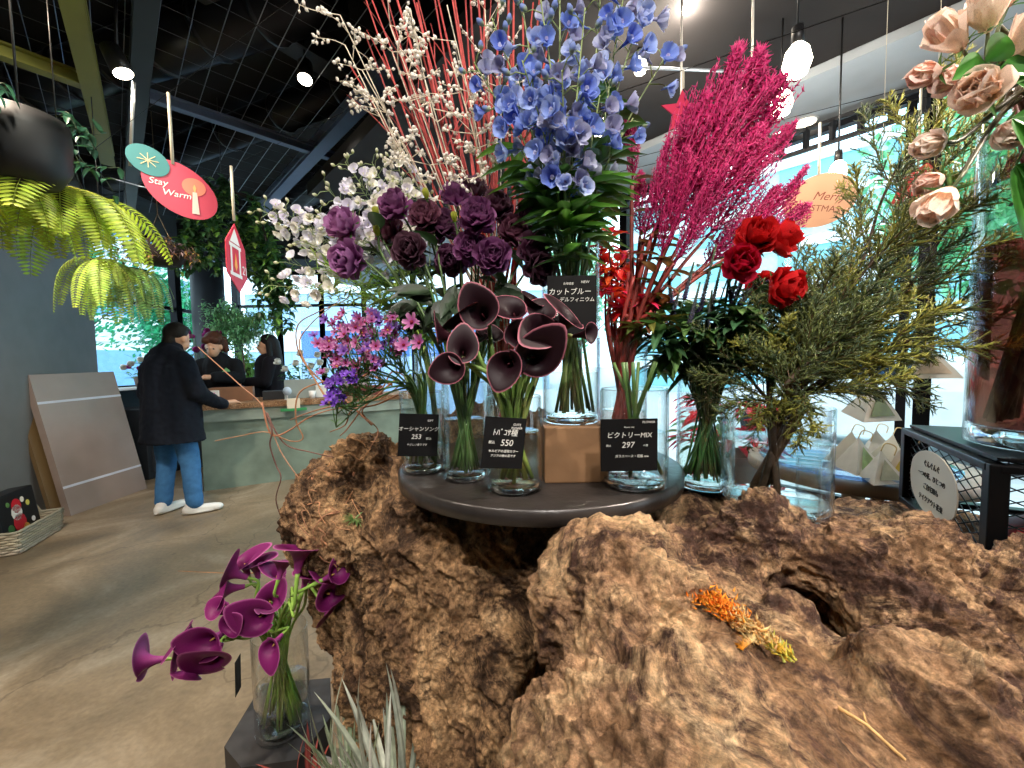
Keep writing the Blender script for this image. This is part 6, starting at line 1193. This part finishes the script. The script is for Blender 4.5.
c = Vector((-3.83, 2.92, 0)); t = thing('wicker_basket', 'grey-white wicker basket on the floor against the slate wall', 'basket', c); M = Matrix.Translation(c) @ Matrix.Rotation(math.atan2(ld.y, ld.x), 4, 'Z'); g = MB(); w, d, h = .50, .36, .17
for k in range(9):
    z = .012 + k * .019; n2 = 40; q = []
    for i in range(n2 + 1):
        f = i / n2 * 4; s_ = int(min(f, 3.999)); u = f - s_; ww, dd = w / 2 * (1 + z * .3), d / 2 * (1 + z * .3); cc = [(-ww, -dd), (ww, -dd), (ww, dd), (-ww, dd), (-ww, -dd)]; x = cc[s_][0] + (cc[s_ + 1][0] - cc[s_][0]) * u; y = cc[s_][1] + (cc[s_ + 1][1] - cc[s_][1]) * u; o = .004 * (-1) ** (i + k); q.append(M @ Vector((x + o, y + o, z)))
    g.tube(q, .011, jit(srgb('a8a08c'), .15, R), 6)
g.box((0, 0, .01), (w * .97, d * .97, .012), srgb('8a8270'), M=M); part('woven_body', g, M_matte, t)
g = MB(); hp = [M @ Vector((w / 2 * 1.05, -.06, h)), M @ Vector((w / 2 * 1.12, 0, h + .07)), M @ Vector((w / 2 * 1.05, .06, h))]; g.tube(curve(hp, 6), .009, srgb('9a927c'), 6); part('handle', g, M_matte, t)
t = thing('gift_bag', 'black printed gift bag with red and white figures standing in the basket', 'bag', c + Vector((0, 0, .02))); M2 = M @ Matrix.Translation((.02, -.02, .02)) @ Matrix.Rotation(-.12, 4, 'X'); g = MB(); g.box((0, 0, .19), (.40, .14, .38), srgb('101216'), bev=.01, M=M2); part('bag_body', g, M_paint, t, smooth=False)
g = MB()
for x, z, r_, co_ in ((-.02, .27, .05, 'c81c2c'), (-.03, .22, .055, 'e8e4dc'), (-.02, .14, .065, 'c02030'), (.05, .30, .02, 'f0ece0'), (.10, .26, .02, 'd8d060'), (-.10, .30, .018, '5a8a4a'), (.12, .12, .02, 'e8e8e8'), (-.12, .12, .03, '3a6a3a'), (.03, .08, .035, 'd8a040'), (-.06, .06, .03, 'c81c2c')): g.prism([(x + r_ * cos(k * .5236), z + r_ * sin(k * .5236) * 1.1) for k in range(12)], .001, .0025, srgb(co_), M2 @ frame((0, -.0705, 0), (1, 0, 0), (0, -1, 0)))
part('bag_print', g, M_paint, t, smooth=False)

# ================================================================== people
def blob(caps, balls, voxel, smooth=4):
    g = MB()
    for a, b, ra, rb in caps: capsule(g, a, b, ra, rb, k=16)
    for c, r in balls: g.ball(c, r, (.5, .5, .5), 18)
    me = remesh(g, voxel, 0, smooth); me.materials.clear(); return me
def paint(me, c): at = me.color_attributes.new('Col', 'FLOAT_COLOR', 'POINT'); at.data.foreach_set('color', np.tile(np.array([*c, 1], np.float32), len(me.vertices))); me.shade_smooth(); return me
def xf(me, M): me.transform(M); return me
def hand(c, d, up, s=1):
    """palm, four fingers and a thumb as capsules"""
    d = Vector(d).normalized(); up = Vector(up).normalized(); sd = d.cross(up).normalized(); c = Vector(c); L = [(c, c + d * .07, .024, .028)]
    for k, ln_ in enumerate((.062, .072, .068, .052)):
        b = c + d * .075 + sd * (k - 1.5) * .019; m = b + d * ln_ * .5 - up * .004; L.append((b, m, .0095, .0088)); L.append((m, m + (d * .8 - up * .5).normalized() * ln_ * .5, .0088, .0075))
    L.append((c + d * .02 + sd * s * -.025, c + d * .06 + sd * s * -.05 - up * .01, .011, .009)); return L
sk = srgb('c89878')
def person(label, loc, rz, build): t = thing('person', label, 'person', loc); M = Matrix.Translation(loc) @ Matrix.Rotation(rz, 4, 'Z'); build(t, M); return t
def head_parts(t, M, hc, hair_caps, hair_balls, haircol):
    me = paint(xf(blob(hair_caps, hair_balls, .008, 3), M), haircol); part('hair', me, M_hair, t)
    g = MB()
    for s in (-1, 1): g.ball(M @ (Vector(hc) + Vector((s * .032, .088, .008))), .009, srgb('1a1210'), 8)
    part('eyes', g, M_skin, t)
    g = MB(); g.tube(curve([M @ (Vector(hc) + Vector((x, .092 - abs(x) * .5, -.055))) for x in (-.022, 0, .022)], 3), .004, srgb('a05048'), 6); part('mouth', g, M_skin, t)
def headballs(hc): hc = Vector(hc); return [((hc.x, hc.y - .005, hc.z + .02), (.075, .092, .10)), ((hc.x, hc.y + .02, hc.z - .045), (.058, .070, .070)), ((hc.x, hc.y + .098, hc.z - .02), (.012, .016, .02)), ((hc.x - .077, hc.y, hc.z - .01), (.012, .02, .03)), ((hc.x + .077, hc.y, hc.z - .01), (.012, .02, .03))]
def customer(t, M):
    hc = (.03, .07, 1.585); Hm = M @ Matrix.Translation(hc) @ Matrix.Rotation(-.55, 4, 'Z') @ Matrix.Rotation(-.3, 4, 'X') @ Matrix.Translation([-q for q in hc])
    body = blob([((0, 0, .95), (0, .0, 1.27), .14, .12), ((0, .01, 1.38), (.02, .05, 1.52), .06, .055), ((-.1, 0, .9), (-.12, .02, .5), .085, .06), ((-.12, .02, .5), (-.13, -.02, .1), .055, .04), ((.1, 0, .9), (.13, .04, .5), .085, .06), ((.13, .04, .5), (.17, .03, .1), .055, .04), ((-.19, 0, 1.38), (-.27, .02, 1.12), .05, .042), ((-.27, .02, 1.12), (-.16, .26, 1.0), .04, .03), ((.19, 0, 1.38), (.27, .04, 1.12), .05, .042), ((.27, .04, 1.12), (.22, .33, .98), .04, .028)] + hand((.21, .36, .98), (-.1, 1, -.05), (0, 0, 1)) + hand((-.15, .29, 1.0), (.2, 1, 0), (0, 0, 1), -1), [(Vector(q[0]) , q[1]) for q in headballs(hc)], .008)
    part('body', paint(xf(body, M), sk), M_skin, t)
    coat = blob([((-.18, 0, 1.36), (-.285, .0, 1.10), .085, .075), ((-.285, .0, 1.10), (-.17, .22, .99), .072, .056), ((.18, 0, 1.36), (.285, .02, 1.10), .085, .075), ((.285, .02, 1.10), (.225, .29, .97), .072, .055), ((-.15, -.01, 1.40), (.15, -.01, 1.40), .085, .085), ((-.08, -.01, 1.44), (.08, -.01, 1.44), .085, .085), ((0, .0, 1.45), (.01, .03, 1.50), .095, .09), ((-.1, 0, .74), (-.1, 0, 1.3), .17, .15), ((.1, 0, .74), (.1, 0, 1.3), .17, .15), ((0, -.01, .72), (0, -.01, 1.3), .20, .17)], [((0, 0, 1.18), (.26, .17, .25)), ((0, 0, .78), (.25, .20, .16)), ((-.08, 0, .66), (.19, .19, .22)), ((.08, 0, .66), (.19, .19, .22)), ((0, .015, 1.47), (.10, .095, .07))], .011, 4)
    for v in coat.vertices:
        if v.co.z < .67: v.co.z = .67 + .0 * v.co.z
    displace(coat, lambda p, n: .012 * noise.noise(Vector((p.x * 9, p.y * 9, p.z * 4))) + .005 * noise.noise(p * 26))
    part('coat', paint(xf(coat, M), srgb('151a24')), M_cloth, t)
    j = blob([((-.1, 0, .86), (-.13, .02, .48), .10, .078), ((-.13, .02, .48), (-.14, -.02, .11), .074, .066), ((.1, 0, .86), (.13, .04, .48), .10, .078), ((.13, .04, .48), (.17, .03, .11), .074, .066), ((-.08, 0, .88), (.08, 0, .88), .12, .12)], [], .009, 3)
    displace(j, lambda p, n: .005 * noise.noise(Vector((p.x * 14, p.y * 14, p.z * 18)))); part('jeans', paint(xf(j, M), srgb('3f6f9f')), M_cloth, t)
    for x, y, a in ((-.13, -.02, .1), (.17, .03, -.7)):
        Ms = M @ Matrix.Translation((x, y, 0)) @ Matrix.Rotation(a, 4, 'Z'); s = blob([((0, -.05, .045), (0, .14, .038), .043, .036), ((0, -.04, .05), (0, -.02, .10), .042, .045)], [((0, .16, .035), (.042, .05, .034)), ((0, .05, .02), (.046, .15, .02))], .007, 2); part('shoe', paint(xf(s, Ms), srgb('e4e4e0')), M_paint, t)
    head_parts(t, Hm, hc, [], [((hc[0], hc[1] - .03, hc[2] + .045), (.094, .092, .10)), ((hc[0], hc[1] - .045, hc[2] - .03), (.088, .062, .095)), ((hc[0], hc[1] - .03, hc[2] - .07), (.062, .05, .06)), ((hc[0], hc[1] - .005, hc[2] + .095), (.068, .066, .04))], srgb('17130f'))
person('person in a long dark navy coat, jeans and white sneakers standing at the counter', (-3.06, 3.53, 0), -.28, customer)
def woman(t, M):
    hc = (0, .10, 1.32); Hm = M @ Matrix.Translation(hc) @ Matrix.Rotation(-.42, 4, 'X') @ Matrix.Translation([-q for q in hc])
    arms = [((-.17, .0, 1.12), (-.24, .1, .98), .05, .042), ((-.24, .1, .98), (-.08, .32, 1.0), .04, .028), ((.17, .0, 1.12), (.24, .1, .98), .05, .042), ((.24, .1, .98), (.1, .34, 1.0), .04, .028)]
    body = blob([((0, 0, .6), (0, 0, 1.08), .13, .13), ((0, .0, 1.12), (0, .06, 1.26), .055, .05), ((-.1, 0, .55), (-.1, .02, .1), .08, .05), ((.1, 0, .55), (.1, .02, .1), .08, .05)] + arms + hand((-.06, .34, 1.0), (.6, 1, 0), (0, 0, 1), -1) + hand((.08, .36, 1.0), (-.5, 1, 0), (0, 0, 1)), headballs(hc), .008)
    part('body', paint(xf(body, M), sk), M_skin, t)
    k = blob([(a, b, ra + .03, rb + .025) for a, b, ra, rb in arms] + [((-.14, 0, 1.12), (.14, 0, 1.12), .08, .08), ((0, 0, .6), (0, 0, 1.1), .18, .16), ((0, .02, 1.14), (0, .05, 1.22), .075, .07)], [((0, 0, .9), (.21, .15, .26))], .01, 4)
    displace(k, lambda p, n: .008 * noise.noise(p * 14)); part('jumper', paint(xf(k, M), srgb('14161a')), M_cloth, t, label='black high-necked jumper')
    tr = blob([((-.1, 0, .62), (-.1, .02, .1), .11, .07), ((.1, 0, .62), (.1, .02, .1), .11, .07)], [], .012, 3); part('trousers', paint(xf(tr, M), srgb('1c1c20')), M_cloth, t)
    for x in (-.1, .1): s = blob([((x, -.04, .045), (x, .13, .04), .042, .036)], [], .01, 2); part('shoe', paint(xf(s, M), srgb('101010')), M_paint, t)
    head_parts(t, Hm, hc, [((-.075, .0, 1.36), (-.088, .03, 1.25), .035, .03), ((.075, .0, 1.36), (.088, .03, 1.25), .035, .03)], [((0, .065, 1.385), (.098, .10, .09)), ((0, .03, 1.33), (.092, .07, .11)), ((-.045, .14, 1.405), (.05, .04, .04)), ((.045, .14, 1.405), (.05, .04, .04))], srgb('4a2a1c'))
    g = MB(); Me = M @ frame((-.14, .17, 1.05), (1, .2, 0), (.2, 1, .2)); g.prism([(.05 * (sin(a) ** 3), .045 * (cos(a) * .8 - .3 * cos(2 * a) - .12 * cos(3 * a))) for a in [2 * pi * k / 30 for k in range(30)]], 0, .003, srgb('6fb070'), Me); part('leaf_badge', g, M_paint, t, smooth=False, label='green heart-shaped leaf')
person('person with a brown bob and black high-necked jumper looking down behind the counter', (P(218, 350, 5.15).x, 5.15, 0), pi + .25, lambda t, M: woman(t, M @ Matrix.Diagonal((1.1, 1.1, 1.2, 1))))
def staff(t, M):
    hc = (0, .02, 1.42); arms = [((-.17, .0, 1.22), (-.23, .06, .98), .05, .042), ((-.23, .06, .98), (-.1, .26, .98), .04, .028), ((.17, .0, 1.22), (.23, .06, .98), .05, .042), ((.23, .06, .98), (.1, .26, .98), .04, .028)]
    body = blob([((0, 0, .7), (0, 0, 1.18), .13, .13), ((0, .0, 1.2), (0, .01, 1.36), .055, .05), ((-.1, 0, .65), (-.1, .02, .1), .08, .05), ((.1, 0, .65), (.1, .02, .1), .08, .05)] + arms + hand((-.08, .28, .98), (.3, 1, 0), (0, 0, 1), -1) + hand((.1, .28, .98), (-.3, 1, 0), (0, 0, 1)), headballs(hc), .009); part('body', paint(xf(body, M), sk), M_skin, t)
    k = blob([(a, b, ra + .028, rb + .024) for a, b, ra, rb in arms] + [((-.13, 0, 1.21), (.13, 0, 1.21), .08, .08), ((0, 0, .5), (0, 0, 1.18), .19, .16)], [], .011, 4); part('black_top', paint(xf(k, M), srgb('17151a')), M_cloth, t)
    tr = blob([((-.1, 0, .6), (-.1, .02, .1), .1, .065), ((.1, 0, .6), (.1, .02, .1), .1, .065)], [], .012, 3); part('trousers', paint(xf(tr, M), srgb('1c1c20')), M_cloth, t)
    head_parts(t, M, hc, [((0, -.05, 1.45), (0, -.10, 1.2), .09, .07), ((-.08, .0, 1.45), (-.09, -.01, 1.28), .035, .03), ((.08, .0, 1.45), (.09, -.01, 1.28), .035, .03)], [((0, -.01, 1.485), (.1, .105, .09))], srgb('120e0e'))
person('person with long dark hair in black, turned aside behind the white roses', (P(268, 350, 5.6).x, 5.6, 0), 2.2, lambda t, M: staff(t, M @ Matrix.Diagonal((1.08, 1.08, 1.13, 1))))
